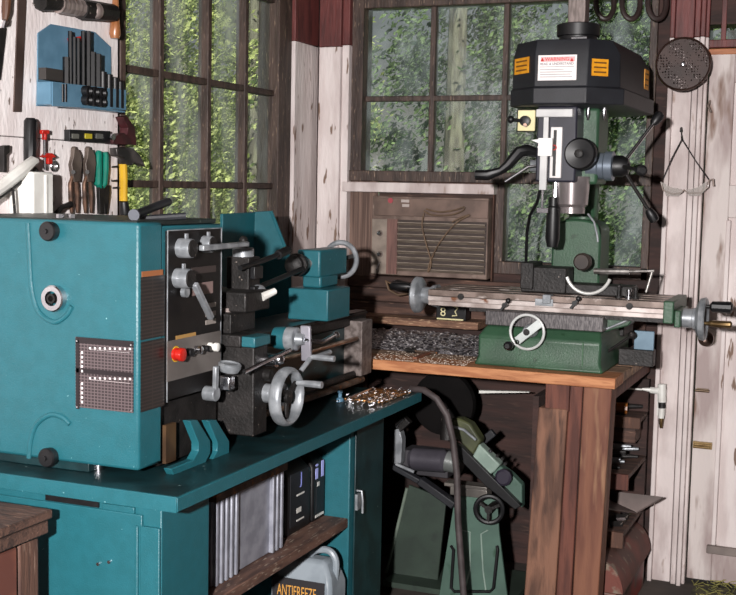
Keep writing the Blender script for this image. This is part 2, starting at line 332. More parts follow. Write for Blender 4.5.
# back window
w2 = thing('window_2', ((bx0+bx1)/2, WB, bz0), '', ''); del w2['label'], w2['category']; w2['kind'] = 'structure'
zr, zb, zt = PY(440, 177, WB).z, PY(440, 98, WB).z, PY(440, 3, WB).z
xm = PY(500, 230, WB).x
f = MB()
f.box(bx0, PY(364, 100, WB).x, WB-.02, WB+.08, zr, bz1).box(PY(648, 100, WB).x, bx1, WB-.02, WB+.08, bz0, bz1)
f.box(bx0, bx1, WB-.03, WB+.07, zr-.022, zr+.022).box(bx0, bx1, WB-.015, WB+.07, zt-.012, zt+.03).box(bx0, bx1, WB-.02, WB+.08, bz1-.06, bz1)
f.box(xm-.02, xm+.015, WB-.01, WB+.07, bz0, zr-.02).box(xm, bx1, WB-.02, WB+.07, bz0, bz0+.05)
f.build('window_frame', frame_m, w2, .003)
for u in (432.5, 505, 578):
    x = PY(u, 90, WB+.02).x; MB().box(x-.011, x+.011, WB+.01, WB+.05, zr+.02, zt-.01).build('muntin', frame_m, w2, .003)
    MB().box(x-.011, x+.011, WB+.01, WB+.05, zt+.03, bz1-.06).build('muntin', frame_m, w2, .003)
MB().box(PY(364, 100, WB).x, PY(578, 100, WB).x, WB+.012, WB+.048, zb-.011, zb+.011).build('muntin', frame_m, w2, .003)
MB().box(bx0, bx1, WB+.03, WB+.034, zr, bz1).build('window_pane', glassB, w2)
MB().box(xm, bx1, WB+.035, WB+.039, bz0, zr).build('window_pane', glassB, w2)
# infill under the left half of the back window, round the air conditioner
acx0, acx1 = PY(372, 240, 4.58).x, PY(488, 240, 4.58).x
zl = PY(430, 278, WB).z
MBi = MB().box(PY(349, 230, WB).x, acx0-.005, WB-.012, WB, zl, zr-.02); struct(MBi, 'trim_9', reed)
struct(MB().box(PY(342, 230, WB).x, PY(349, 230, WB).x, WB-.045, WB, PY(345, 270, WB).z, zr-.045), 'trim_10', mat('bare_tan_strip', '#b59878', '#8a6c54', .7, scale=6, stretch=(6, 6, 1)), .002)
sill = MB().box(*FB(342, 494, 183, 193, WB-.06, .06)); struct(sill, 'trim_11', peel2, .003)
struct(MB().box(acx1+.002, xm-.02, WB-.03, WB+.07, zl, zr-.045), 'trim_12', brown, .003)
struct(MB().box(acx0, acx1, WB, WB+.02, zl, zr-.02), 'trim_13', brownh)
# dark boards below
b = MB(); zz = [PY(430, v, WB).z for v in (318, 304, 290, 278)]
for a, c in zip(zz, zz[1:]): b.box(WL+.14, bx1, WB-.02 - .006*random.random(), WB, a+.002, c-.001)
struct(b, 'trim_14', brownh, .002)
led_z = PY(420, 319, 4.5).z
led = MB().box(WL+.14, PY(478, 320, 4.5).x, 4.5, WB-.001, PY(420, 326.5, 4.5).z, PY(420, 319, 4.5).z)
struct(led, 'trim_15', mat('ledge_wood', '#8a6650', '#5c4032', .75, scale=4, stretch=(1.5, 10, 10), c3='#b89878', s3=20, lo3=.55, hi3=.68), .003)
# door casing and door
zc = PY(670, 38, 4.61).z
k = 16
for (u0, u1, y) in ((658.5, 663, 4.60), (663.5, 682, 4.625), (682.5, 688, 4.605), (688.5, 693, 4.59), (693.5, 697, 4.62)):
    strip('trim_%d' % k, u0, u1, y, peel2, WB - y, 0, zc, 300); k += 1
    strip('trim_%d' % k, u0, u1, y, redbrown, WB - y, zc+.001, 2.7, 300); k += 1
d1 = thing('door_1', ((dx0+dx1)/2, WB, 0), '', ''); del d1['label'], d1['category']; d1['kind'] = 'structure'
dd = WB - .005; zg = PY(715, 50, dd).z
xs_, xe_ = PY(699, 300, dd).x, dx1 - .02
xst = PY(724, 300, dd).x; zk0 = PY(715, 550, dd).z; zk1 = PY(715, 185, dd).z
b = MB().box(xs_, xst, dd, dd+.045, .02, zg).box(xe_-.11, xe_, dd, dd+.045, .02, zg).box(xst, xe_-.11, dd, dd+.045, .02, zk0).box(xst, xe_-.11, dd, dd+.045, zk1-.12, zk1).box(xst, xe_-.11, dd, dd+.045, zg-.12, zg)
b.build('door_frame', mat('stained_white_paint', '#cdc3bf', '#a39390', .7, scale=4, stretch=(3, 3, .7), bump=.3, bscale=30, c3='#7c6458', s3=7, lo3=.57, hi3=.72), d1, .003)
MB().box(xst, xe_-.11, dd+.018, dd+.035, zk0, zk1-.1).box(xst, xe_-.11, dd+.018, dd+.035, zk1, zg-.1).build('door_panel', peel, d1, .002)
MB().box(xst-.004, xst+.012, dd-.01, dd+.02, zk0+.02, zk1-.13).build('panel_moulding', peel, d1, .003)
MB().box(PY(707, 547, dd).x, xe_-.02, dd-.02, dd, PY(715, 553, dd).z, PY(715, 545, dd).z).build('weather_strip', mat('grey_strip', '#80756f', '#665c57', .6), d1, .003)
MB().box(*FB(705, 770, 39, 47, dd, .04)).build('glazing_rail', redbrown, d1, .003)
MB().box(*FB(706, 770, 48, 54, dd-.005, .04)).build('glazing_bead', mat('orange_brown_wood', '#b07048', '#8c5232', .6, scale=5, stretch=(1, 8, 8)), d1, .003)
MB().box(*FB(703.5, 709, -60, 45, dd-.01, .05)).build('glazing_stile', mat('rust_brown_wood', '#96543c', '#74402e', .6, scale=5, stretch=(8, 8, 1)), d1, .003)
MB().box(PY(709, 0, dd).x, xe_, dd+.02, dd+.024, zg+.03, 2.1).build('window_pane', glassB, d1)
MB().box(*FB(723, 728, -60, 40, dd+.0, .02)).build('muntin', redbrown, d1, .002)
MB().box(PY(728, 0, dd).x, xe_, dd+.028, dd+.04, zg+.03, 2.1).build('boarded_pane', dwall, d1)
kp = PY(708, 337, dd)
kn = MB().lathe(kp, (0, -1, 0), [(0, .034), (.006, .034), (.009, .030), (.011, .012)]).build('door_rose', mat('white_porcelain', '#d9cfc6', '#c4b8ae', .3), d1)
MB().lathe(kp+V((0, -.01, 0)), (0, -1, 0), [(0, .011), (.03, .011), (.034, .024), (.046, .03), (.058, .028), (.062, .018), (.066, .012), (.064, .006), (.064, 0)]).build('door_knob', mat('worn_knob_metal', '#8c7468', '#5c4a42', .3, .7), kn)
p = PY(702, 391, 4.62)
MB().box(p.x-.022, p.x+.022, 4.632, 4.642, p.z-.007, p.z+.007).cyl(p+V((-.026, .006, 0)), p+V((.026, .006, 0)), .005).build('latch', mat('old_bolt', '#7a6a58', '#5a4a3c', .4, .8), d1)
p = PY(702, 446, 4.62)
MB().box(p.x-.035, p.x+.035, 4.63, 4.642, p.z-.013, p.z+.013).cyl(p+V((-.03, .004, .004)), p+V((.03, .004, .004)), .0035).cyl(p+V((-.03, .004, -.006)), p+V((.03, .004, -.006)), .0035).build('latch', brass, d1)
# unseen eaves, added to keep direct sun out of the windows
struct(MB().box(WL-.8, WL-.12, -2.6, 5.6, 2.5, 2.56).box(WL-.12, 3.1, 4.86, 5.5, 2.5, 2.56), 'trim_40', brownh)
# ================================================================= OUTSIDE
tag(MB().box(-14, 8, 4.86, 18, -.35, -.3).box(-14, WL-.15, -3, 4.86, -.35, -.3).build('grass', grass_m), 'green grass outside beyond the windows', 'grass', kind='stuff')
def foliage(name, centres, count, size, m, label, trunk, flat=1.0):
    rnd = random.Random(sum(int(abs(c[0])*10) for c in centres)+count)
    vs, fs = [], []; clumps = []
    for i in range(90):
        c = rnd.choice(centres)
        while True:
            q3 = [rnd.uniform(-1, 1) for _ in range(3)]
            if sum(x*x for x in q3) < 1: break
        s3 = rnd.uniform(.16, .42); clumps.append((c[0]+q3[0]*c[3], c[1]+q3[1]*c[4], c[2]+q3[2]*c[5], s3, s3, s3*.7))
    for i in range(count):
        cx, cy, cz, rx, ry, rz = rnd.choice(clumps) if rnd.random() < .8 else rnd.choice(centres)
        while True:
            a, b_, c = rnd.uniform(-1, 1), rnd.uniform(-1, 1), rnd.uniform(-1, 1)
            if .15 < a*a+b_*b_+c*c < 1: break
        p = V((cx+a*rx, cy+b_*ry, cz+c*rz)); d = V((rnd.gauss(0, 1), rnd.gauss(0, 1), rnd.gauss(0, 1))).normalized(); t = d.orthogonal().normalized(); e = d.cross(t)
        s = size * rnd.uniform(.5, 1.4); q = len(vs)
        vs += [p - t*s, p + e*s*.45, p + t*s, p - e*s*.45]; fs.append((q, q+1, q+2, q+3))
    r = thing(name, (centres[0][0], centres[0][1], -.3), label, 'tree', 'trees outside the windows')
    me = bpy.data.meshes.new('foliage'); me.from_pydata([v - POS[r.name] for v in vs], [], fs); me.materials.append(m)
    o = bpy.data.objects.new('foliage', me); COL.objects.link(o); o.parent = r
    t = MB()
    for (p0, p1, ra, rb) in trunk: t.tube([V(p0), (V(p0)+V(p1))/2 + V((.06, .05, 0)), V(p1)], [ra, (ra+rb)/2, rb], 10)
    t.build('trunk', bark, r)
    return r
foliage('leafy_tree', [(-4.9, 7.4, 2.2, .9, .9, 1.6), (-5.2, 7.2, 1.0, .9, .9, 1.4)], 26000, .026, leafA, 'yellow green leafy tree outside the left panes of the left window', [((-5.1, 7.8, -.3), (-5.0, 7.9, 3.6), .09, .05)])
foliage('leafy_tree', [(-5.0, 9.2, 2.2, 1., 1., 1.7), (-5.1, 9.3, .9, 1., 1., 1.4)], 28000, .026, leafA, 'bright green tree outside the right panes of the left window', [((-4.75, 8.6, -.3), (-4.65, 8.65, 3.8), .06, .04)])
foliage('leafy_tree', [(-7.2, 11, 2.4, 1.6, 1.6, 2.4), (-6.4, 12., 2., 1.6, 1.5, 2.4), (-8.2, 11.5, 2.0, 1.6, 1.6, 2.8)], 24000, .035, leafA, 'tall mid green tree farther behind, seen through the left window', [((-6.9, 10.9, -.3), (-6.7, 10.9, 3.5), .14, .08)])
foliage('leafy_tree', [(-3.0, 9.2, 1.5, 1.1, 1, 1.6), (-2.7, 9.6, 2.8, 1.2, 1, 1.1)], 24000, .028, leafB, 'leafy tree outside the upper left panes of the back window', [((-3.1, 8.7, -.3), (-2.9, 8.6, 3.6), .1, .06)])
foliage('leafy_tree', [(-1.2, 9.2, 1.4, 1.3, 1, 1.7), (-1.1, 9.6, 2.7, 1.2, 1, 1.1)], 28000, .028, leafB, 'leafy tree outside the back window, right behind the milling machine head', [((-1.5, 8.9, -.3), (-1.4, 8.8, 3.6), .09, .05)])
foliage('leafy_tree', [(-3.4, 13, 2, 2.6, 1.4, 2.6), (-.4, 13, 2, 2.6, 1.4, 2.6), (1.2, 12, 2, 2, 1.5, 2.6)], 15000, .04, leafB, 'dark wide tree farthest behind the back window', [((-2.0, 12.9, -.3), (-1.9, 12.9, 4), .14, .08)])
# ================================================================= LATHE STAND
st = thing('lathe_stand', (-1.8, 3.0, 0), 'long teal steel cabinet stand with a flat tray top under the metal lathe', 'stand')
MB().box(-2.15, -1.385, 2.25, 3.815, .776, .80).build('tray_top', teald, st, .002)
MB().box(-1.391, -1.3825, 2.247, 3.815, .771, .803).box(-2.15, -1.384, 2.244, 2.252, .769, .805).build('tray_lip', teal, st, .001)
MB().box(-2.13, -1.452, 2.292, 2.506, .05, .775).build('cabinet_body', teal, st, .003)
dr = MB().box(-2.1, PX(133, 560, -1.5).x - 0, 2.284, 2.291, .08, .74).box(PY(101, 520, 2.28).x, PY(133, 520, 2.28).x, 2.284, 2.291, .74, .755).build('cabinet_door', teal, st, .002)
MB().box(PY(45, 500, 2.285).x, PY(98, 500, 2.285).x, 2.286, 2.2915, .742, .765).build('vent_slot', blackm, st)
MB().box(PY(135, 530, 2.28).x, PY(138, 530, 2.28).x, 2.278, 2.291, .05, .715).box(PY(139.5, 530, 2.28).x, -1.452, 2.282, 2.291, .05, .715).build('corner_flange', teal, st, .002)
[MB().cyl(V((PY(98, 564, 2.28).x, 2.278, PY(98, 564, 2.28).z)), V((PY(98, 564, 2.28).x, 2.284, PY(98, 564, 2.28).z)), .004).build('door_rivet', chrome, dr)]; MB().cyl(V((PY(109, 562, 2.28).x, 2.278, PY(109, 562, 2.28).z)), V((PY(109, 562, 2.28).x, 2.284, PY(109, 562, 2.28).z)), .004).build('door_rivet', chrome, dr)
MB().box(-2.13, -1.452, 3.37, 3.64, .05, .775).build('cabinet_body', teal, st, .003)
MB().box(-1.4515, -1.445, 3.40, 3.63, .07, .76).build('cabinet_door', teald, st, .002)
hp = PX(358, 500, -1.44)
MB().tube([hp+V((-.004, 0, .03)), hp+V((.012, 0, .03)), hp+V((.016, 0, 0)), hp+V((.016, 0, -.04))], .004).box(hp.x-.004, hp.x+.004, hp.y-.014, hp.y+.014, hp.z-.03, hp.z+.02).build('door_catch', alu, st)
MB().box(-2.13, -2.10, 2.506, 3.37, .05, .775).build('back_panel', teald, st)
MB().box(-2.13, -1.452, 2.3, 3.64, .02, .05).build('base_pan', teald, st)
MB().box(-2.10, -1.455, 2.506, 3.37, .435, .465).build('shelf_board', mat('shelf_brown', '#6a4e42', '#4a352e', .7, scale=6, stretch=(8, 1.5, 8), c3='#9a8878', s3=20, lo3=.6, hi3=.7), st, .003)
# things on the stand shelf
y0_, y1_ = PX(215, 540, -1.50).y, PX(284, 500, -1.50).y
rb = thing('ribbed_heater', (-1.6, (y0_+y1_)/2, .465), 'grey ribbed metal box standing on the shelf of the teal stand', 'heater')
b = MB().box(-1.72, -1.51, y0_, y1_, .467, .69)
for i in range(5): yy = y0_ + .006 + i*.026; b.box(-1.52, -1.498, yy, yy+.012, .467, .69)
for i in range(3): yy = y1_ - .018 - i*.026; b.box(-1.52, -1.498, yy, yy+.012, .467, .69)
b.build('ribbed_body', ribgrey, rb, .002)
MB().box(-1.73, -1.494, y0_-.004, y1_+.01, .69, .712).build('top_rim', rust, rb, .002)
for i, (u0, u1, lab) in enumerate(((287, 311, 'black oil jug right behind the grey ribbed box on the stand shelf'), (313, 338, 'black oil jug farthest right on the stand shelf beside the teal cabinet side'))):
    ya, yb = PX(u0, 500, -1.53).y, PX(u1, 500, -1.53).y
    ya = max(ya, y1_+.012) if i == 0 else ya
    yb = min(yb, 3.36)
    j = thing('oil_jug', (-1.6, (ya+yb)/2, .465), lab, 'jug', 'black oil jugs on the stand shelf')
    MB().loft([[(-1.70, ya, .466), (-1.53, ya, .466), (-1.53, yb, .466), (-1.70, yb, .466)], [(-1.70, ya, .64), (-1.53, ya, .64), (-1.53, yb, .64), (-1.70, yb, .64)], [(-1.66, ya+.02, .69), (-1.57, ya+.02, .69), (-1.57, yb-.02, .69), (-1.66, yb-.02, .69)]]).build('jug_body', blackm, j, .008)
    MB().cyl((-1.615, (ya+yb)/2, .69), (-1.615, (ya+yb)/2, .725), .022).build('cap', blackm, j, .003)
    lb = MB().box(-1.530, -1.5285, ya+.02, yb-.02, .49, .65).build('jug_label', blackp, j)
    ym = (ya+yb)/2
    if i == 0:
        text('J', 'lettering', mat('label_violet', '#8890d8', rough=.5), j, (-1.528, ym+.0, .60), (0, 1, 0), (0, 0, 1), .045, label='pale violet lettering')
        MB().box(-1.529, -1.5275, ym-.02, ym+.03, .577, .582).box(-1.529, -1.5275, ym-.02, ym+.01, .525, .54).box(-1.529, -1.5275, ym-.02, ym+.03, .50, .505).build('label_print', white, j, label='small white lines of print')
    else:
        text('il', 'lettering', mat('label_violet_pale', '#b8beff', rough=.5), j, (-1.528, ym-.035, .60), (0, 1, 0), (0, 0, 1), .05, width=.06, label='pale violet letters')
        MB().box(-1.529, -1.5275, ym-.02, ym-.005, .575, .588).build('label_print', white, j)
        MB().box(-1.529, -1.5275, ym-.03, ym+.03, .478, .486).build('label_stripe', white, j, label='white stripe')
# antifreeze jug on the floor pan
yj = 3.20; xa_, xb2 = PY(270, 580, yj).x, PY(331, 580, yj).x; zt_ = PY(310, 549, yj+.05).z; xj = (xa_+xb2)/2; yk = yj+.12
aj = thing('antifreeze_jug', (xj, yj+.06, .05), 'grey plastic antifreeze jug with a handle, below the stand shelf', 'jug')
def rr(x0, x1, y0, y1, z): return [(x0, y0, z), (x1, y0, z), (x1, y1, z), (x0, y1, z)]
MB().loft([rr(xa_+.004, xb2-.004, yj, yk, .052), rr(xa_, xb2, yj, yk, .07), rr(xa_, xb2, yj, yk, zt_-.10), rr(xa_+.012, xb2-.008, yj+.01, yk-.01, zt_-.07), rr(xa_+.055, xb2-.035, yj+.03, yk-.03, zt_-.025)]).build('jug_body', greyjug, aj, .012)
MB().tube([(xj-.005, yj+.06, zt_-.035), (xj+.02, yj+.06, zt_-.006), (xb2-.035, yj+.06, zt_), (xb2-.012, yj+.06, zt_-.03), (xb2-.014, yj+.06, zt_-.09)], .011, sm=5).build('handle', greyjug, aj)
MB().cyl((xj-.03, yj+.06, zt_-.03), (xj-.03, yj+.06, zt_-.008), .02).build('cap', greyjug, aj, .003)
t0, t1 = PY(277, 594, yj-.004), PY(316, 594, yj-.004)
MB().box(xa_+.01, xb2-.02, yj-.003, yj-.001, t0.z-.10, t0.z+.055).build('jug_label', mat('jug_label_dark', '#2c2a2c', rough=.5), aj)
text('ANTIFREEZE', 'lettering', mat('label_gold', '#d0984a', rough=.4), aj, t0, (1, 0, 0), (0, 0, 1), .034, width=t1.x-t0.x, label='gold block lettering')
# ================================================================= LATHE
la = thing('metal_lathe', (-1.8, 3.0, .80), 'large teal metalworking lathe on the teal stand in front of the left window', 'lathe')
xf = -1.553
cv = MB().box(-2.12, xf, 2.35, 2.452, .822, 1.405).build('end_cover', teal, la, .008)
def Yf(u, v, d=.0): return PY(u, v, 2.35 - d)
MB().tube([Yf(28, 223), Yf(29.5, 255), Yf(32, 290), Yf(39, 312), Yf(54, 322), Yf(66, 316), Yf(72, 306)], .0065, sm=6).build('cover_ridge', teal, cv)
MB().tube([Yf(29, 458), Yf(31, 440), Yf(37, 424), Yf(50, 415), Yf(62, 417), Yf(70, 424)], .0065, sm=6).build('cover_ridge', teal, cv)
for u, v in ((53, 231), (52, 456)):
    MB().lathe(Yf(u, v), (0, -1, 0), [(0, .020), (.004, .022), (.022, .0235), (.026, .021), (.027, .006), (.032, .005), (.032, 0)]).build('cover_knob', blackm, cv)
c = Yf(56, 298)
MB().lathe(c, (0, -1, 0), [(-.03, .032), (.016, .032), (.019, .029), (.019, .018), (-.02, .016), (-.02, 0)]).build('spindle_bore', chrome, la)
MB().lathe(c, (0, -1, 0), [(.0, .012), (.021, .012), (.021, .007), (.003, .006), (.003, 0)]).build('spindle_plug', iron, la)
ch = MB().box(*FB(75.5, 133, 339, 410, 2.347, .003)).build('threading_chart', chart_m, cv, label='printed gear chart plate with rows of numbers')
c0, c1 = Yf(75.5, 339), Yf(133, 410)
sh = lambda u, v: PY(u, v, 2.346)
b = MB()
for (va, vb) in ((339, 345), (370.5, 375)): b.box(sh(76, 340).x, sh(132.5, 340).x, 2.3455, 2.347, sh(104, vb).z, sh(104, va).z)
b.box(sh(76, 340).x, sh(79, 340).x, 2.3455, 2.347, sh(78, 409).z, sh(78, 340).z)
b.build('chart_header', mat('chart_dark', '#1a1216', rough=.4), ch)
cprint = mat('chart_print', '#d8d0d0', rough=.5)
for vv in (349, 379):
    b = MB(); p0, p1 = sh(90, vv-.8), sh(130, vv-.1)
    for j in range(9): p = p0.lerp(p1, j/8); b.box(p.x-.002, p.x+.003, 2.3452, 2.346, p.z-.0025, p.z+.0025)
    b.box(p0.x, p1.x, 2.3455, 2.346, p0.z-.0035, p0.z-.003).build('number_row', cprint, ch)
for vv in (351, 382):
    b = MB(); p0, p1 = sh(82, vv+1.5), sh(82, vv+20)
    for j in range(5): p = p0.lerp(p1, j/4); b.box(p.x-.002, p.x+.003, 2.3452, 2.346, p.z-.003, p.z+.003)
    b.box(p0.x-.0035, p0.x-.003, 2.3455, 2.346, p1.z, p0.z).build('number_column', cprint, ch)
b = MB()
for u, v in ((77, 341), (131, 345), (77, 407), (131, 411)): p = sh(u, v); b.cyl(p + V((0, .001, 0)), p - V((0, .001, 0)), .002)
b.build('rivet', chrome, ch)
# headstock with the control panel (faces +X)
yp0, yp1 = PX(166, 300, xf).y, PX(221.5, 300, xf).y
MB().box(-2.10, xf-.004, 2.452, yp1, .99, 1.395).box(-2.08, -1.60, 2.452, yp1-.005, .83, .99).build('headstock', teal, la, .004)
MB().box(-2.11, xf-.012, 2.358, yp1-.012, 1.396, 1.4085).build('headstock_lid', mat('oily_green_top', '#1c2a28', '#121c1b', .45, c3='#5c6a62', s3=60, lo3=.7, hi3=.74), la, .002)
MB().box(*SB(141, 164.5, 276, 338, xf+.001, .002)).build('lubrication_chart', chart2_m, la, label='tall dark printed chart on the headstock side')
MB().box(*SB(141, 164.5, 340, 409, xf+.001, .002)).build('lubrication_chart', chart2_m, la)
MB().box(*SB(142, 163, 270.5, 276, xf+.001, .002)).build('caution_strip', mat('brown_sticker', '#9a5f38', rough=.5), la)
x0, x1, ya, yb, za, zb_ = SB(167.5, 220.5, 232, 412, xf+.004, .006)
pn = MB().box(xf-.004, xf+.004, ya, yb, .972, 1.383).build('control_panel', panel_m, la, .001)
b = MB().box(xf+.003, xf+.0055, ya-.002, ya, .968, 1.3855).box(xf+.003, xf+.0055, yb, yb+.002, .968, 1.3855).box(xf+.003, xf+.0055, ya, yb, 1.383, 1.3855).box(xf+.003, xf+.0055, ya, yb, 1.058, 1.061)
b.build('panel_frame', alu, pn)
XP = xf + .0045
def pl(u0, u1, vt, vb, nm, m, th=.0015, par=None, lab=None):
    x_, x2, a_, b_, c_, d_ = SB(u0, u1, vt, vb, XP+th, th); return MB().box(x_, x2, a_, b_, c_, d_).build(nm, m, par or pn, 0, lab)
pl(167.5, 220.5, 336, 375, 'button_plate', mat('grey_button_plate', '#77716d', '#645e5a', .45, .2), .002)
pl(192, 213, 282.5, 294.5, 'instruction_plate', mat('dull_pink_plate', '#86706c', rough=.5))
pl(191.5, 216, 266.5, 273, 'indicator_plate', mat('dark_plate_b', '#3a302e', rough=.4))
for va in (303, 311.5, 319.5): pl(206 - (2 if va == 303 else 0), 216, va, va+4.5, 'indicator_plate', mat('pale_plate', '#8e8680', rough=.4))
def kn_(u, v, r, L, lev=None, u2=None):
    p = PX(u, v, xf+.004)
    k = MB().lathe(p, (1, 0, 0), [(0, r*1.02), (L*.85, r), (L, r*.93)]).build('selector_knob', alu, la)
    MB().lathe(p+V((L, 0, 0)), (1, 0, 0), [(0, r*.9), (.003, r*.86), (.003, 0)]).build('knob_face', iron, k)
    if lev:
        a = p+V((L*.8, 0, 0)); q = PX(lev[0], lev[1], xf+.004+L*.9); MB().bar(a + (q-a)*.12 + V((.012, 0, 0)), q+V((.012, 0, 0)), .014, .016, (1, 0, 0)).build('knob_lever', alu, k, .003)
    t = MB().bar(p+V((L*.5, 0, r*.8)), p+V((L*.5, 0, r*1.5)), .012, .005, (1, 0, 0)).build('knob_pointer', alu, k, .001)
kn_(180, 248, .024, .036, (243, 244)); kn_(204, 244, .021, .026); kn_(177, 278, .024, .038, (207, 318))
p = PX(183, 292, xf+.01); MB().cyl(p, p+V((.012, 0, 0)), .013).build('small_pointer', alu, la)
# buttons
def bt(u, v, r, L, m, nm, lab=None):
    p = PX(u, v, XP); return MB().lathe(p, (1, 0, 0), [(0, r*1.0), (L*.3, r*1.0), (L*.35, r*.8), (L*.6, r*.8), (L*.65, r*1.05), (L*.95, r), (L, r*.8)]).build(nm, m, pn, label=lab)
bt(175, 354, .019, .004, yellow, 'button_ring', 'yellow ring round the stop button'); bt(174, 354, .016, .028, red, 'stop_button', 'red mushroom stop button')
bt(187, 352, .010, .018, blackm, 'push_button'); bt(194.5, 349.5, .010, .022, chrome, 'push_button'); bt(202, 348, .008, .022, blackm, 'push_button'); bt(208.5, 346.5, .011, .03, white, 'selector_switch', 'white rotary switch')
pl(176, 196, 334, 338, 'amber_plate', mat('dull_amber', '#a8824a', rough=.5), .001)
# feed selector lever on lower panel
p = PX(205, 393, xf+.004)
k = MB().cyl(p, p+V((.035, 0, 0)), .019).build('feed_lever_hub', alu, la, .002)
q = PX(216, 370, xf+.04); MB().bar(p+V((.03, 0, .01)), q+V((0, 0, .01)), .016, .012, (1, 0, 0)).build('feed_lever_arm', alu, k, .003)
q2 = PX(229, 367, xf+.05); MB().lathe(q2+V((0, 0, -.012)), (.15, 0, 1), [(0, .024), (.012, .03), (.02, .03), (.023, .027), (.019, .024), (.019, 0)]).build('dial_cup', alu, k)
MB().box(q2.x-.02, q2.x+.012, q2.y-.018, q2.y+.012, q2.z-.06, q2.z-.022).build('dial_bracket', chrome, k, .004)
# two teal bent levers under the headstock, dark gearbox behind
MB().box(-1.95, -1.575, 2.47, yp1+.02, .805, .965).build('gearbox', iron, la, .006)
for i, du in enumerate((0, 19)):
    xx = xf + .02
    pp = [PX(u+du, v, xx) for (u, v) in ((182, 420), (190, 419), (203, 440), (203, 452), (196, 466), (166, 474), (163, 468), (186, 459), (191, 450), (191, 442))]
    MB().prism(pp, (.022, 0, 0)).build('feed_lever', teal, la, .002)
MB().box(*SB(166, 176, 424, 462, xf-.001, .01)).build('bronze_plate', mat('bronze_plate', '#6e5238', '#4c3828', .5, .5), la)
# leveling feet
for (x, y) in ((-1.93, 2.40), (-1.70, 2.40)):
    MB().cyl((x, y, .80), (x, y, .815), .014).cyl((x, y, .815), (x, y, .822), .010).build('leveling_bolt', chrome, la)
MB().box(-2.0, -1.7, 2.36, 3.80, .801, .83).build('chip_tray_base', teald, la, .002)
# bed
zt2 = PX(320, 324, -1.60).z
yb0, yb1 = yp1-.01, PX(366, 330, -1.6).y
bd = MB().box(-1.84, -1.60, yb0, yb1, zt2-.03, zt2).box(-1.80, -1.64, yb0, yb1, .83, zt2-.03).build('bed', iron, la, .003)
MB().box(-1.82, -1.595, yb0, yb1, zt2, zt2+.006).box(-1.64, -1.60, yb0, yb1, zt2+.004, zt2+.012).build('bedway', mat('oiled_way', '#4a403c', '#332b28', .3, .6, scale=30), la)
MB().box(-1.83, -1.62, yb0+.4, yb1-.02, .83, zt2-.035).build('bed_casting', teald, la, .004)
x_, x2, a_, b_, c_, d_ = SB(359, 367, 322, 387, -1.565, .05)
MB().box(-1.64, -1.555, a_, b_+.02, .86, zt2-.012).build('rod_bracket', mat('speckled_bracket', '#7a706c', '#5a504c', .6, .3, scale=60), la, .003)
# backsplash
XB = -2.0
pts = [PX(223, 300, XB), PX(223, 214, XB), PX(255, 212, XB), PX(272, 211, XB), PX(292, 262, XB), PX(296, 330, XB)]
pts[0].z = .87; pts[-1].z = .87
XC = -1.90; A1, A0 = pts[2], V((XB, pts[2].y, .87))
B1, B2 = PX(271, 211, -1.95), PX(291, 262, XC); B0 = V((XC, B2.y+.02, .87))
MB().prism([pts[0], pts[1], A1, A0], (-.012, 0, 0)).build('splash_guard', teal, la, .002)
MB().prism([A0, A1, B1, B2, B0], (-.012, .004, 0)).build('splash_guard_wing', teal, la, .001)
MB().tube([B1, B2], .006).build('guard_flange', teal, la)
# chuck
spz = PY(56, 298, 2.35)
cx, cz = -1.80, 1.215
MB().lathe((cx, yp1-.02, cz), (0, 1, 0), [(0, .05), (.02, .05), (.02, .08), (.085, .08), (.09, .075), (.09, .02), (.06, .018), (.06, 0)]).build('chuck', iron, la)
for k in range(3):
    a = k*2*PI/3+.4; d = V((math.cos(a), 0, math.sin(a))); MB().bar(V((cx, yp1+.085, cz))+d*.025, V((cx, yp1+.085, cz))+d*.07, .022, .03, (0, 1, 0)).build('chuck_jaw', steel, la, .002)
# carriage, apron, compound, tool post
ap0, ap1 = PX(221, 390, -1.48).y + .012, PX(264, 390, -1.48).y
ap0 = max(ap0, yp1+.028)
zc0, zc1 = PX(240, 352, -1.462).z, PX(240, 341, -1.462).z
MB().box(-1.58, -1.47, ap0, ap1, .835, zc0).build('apron', iron, la, .004)
MB().box(-1.60, -1.462, ap0-.012, ap1, zc0+.001, zc1).build('apron_cap', teal, la, .003)
zc_ = max(zt2+.06, PX(258, 311, -1.52).z); pe_y = PX(262, 300, -1.52).y
MB().box(-1.86, -1.50, ap0-.02, ap1+.03, zt2+.013, zt2+.045).build('saddle', iron, la, .004)
MB().box(-1.78, -1.54, ap0+.0, pe_y, zt2+.045, zc_).build('cross_slide', iron, la, .003)
pc_ = PX(246, 300, -1.52); pe_ = PX(270, 300, -1.52)
MB().box(-1.70, -1.52, pc_.y, pe_.y, zc_, PX(258, 291, -1.52).z).build('compound_rest', iron, la, .005)
MB().lathe((-1.62, ap0+.08, zc_-.01), (0, 0, 1), [(0, .06), (.02, .06)]).build('swivel_ring', steel, la)
tp = PX(243, 278, -1.60); tp.z -= .04
tpo = MB().box(tp.x-.035, tp.x+.035, tp.y-.032, tp.y+.035, tp.z-.03, tp.z+.10).build('tool_post', iron, la, .003)
MB().box(tp.x+.035, tp.x+.05, tp.y-.025, tp.y+.025, tp.z-.01, tp.z+.02).box(tp.x+.035, tp.x+.05, tp.y-.025, tp.y+.025, tp.z+.04, tp.z+.075).build('tool_holder', blackm, tpo, .002)
MB().lathe((tp.x, tp.y, tp.z+.10), (0, 0, 1), [(0, .03), (.022, .03), (.024, .027), (.024, .012)]).build('tool_post_collar', alu, tpo)
MB().cyl((tp.x, tp.y, tp.z+.122), (tp.x, tp.y, tp.z+.142), .014, n=6).ball((tp.x, tp.y, tp.z+.145), .012).build('tool_post_nut', iron, tpo)
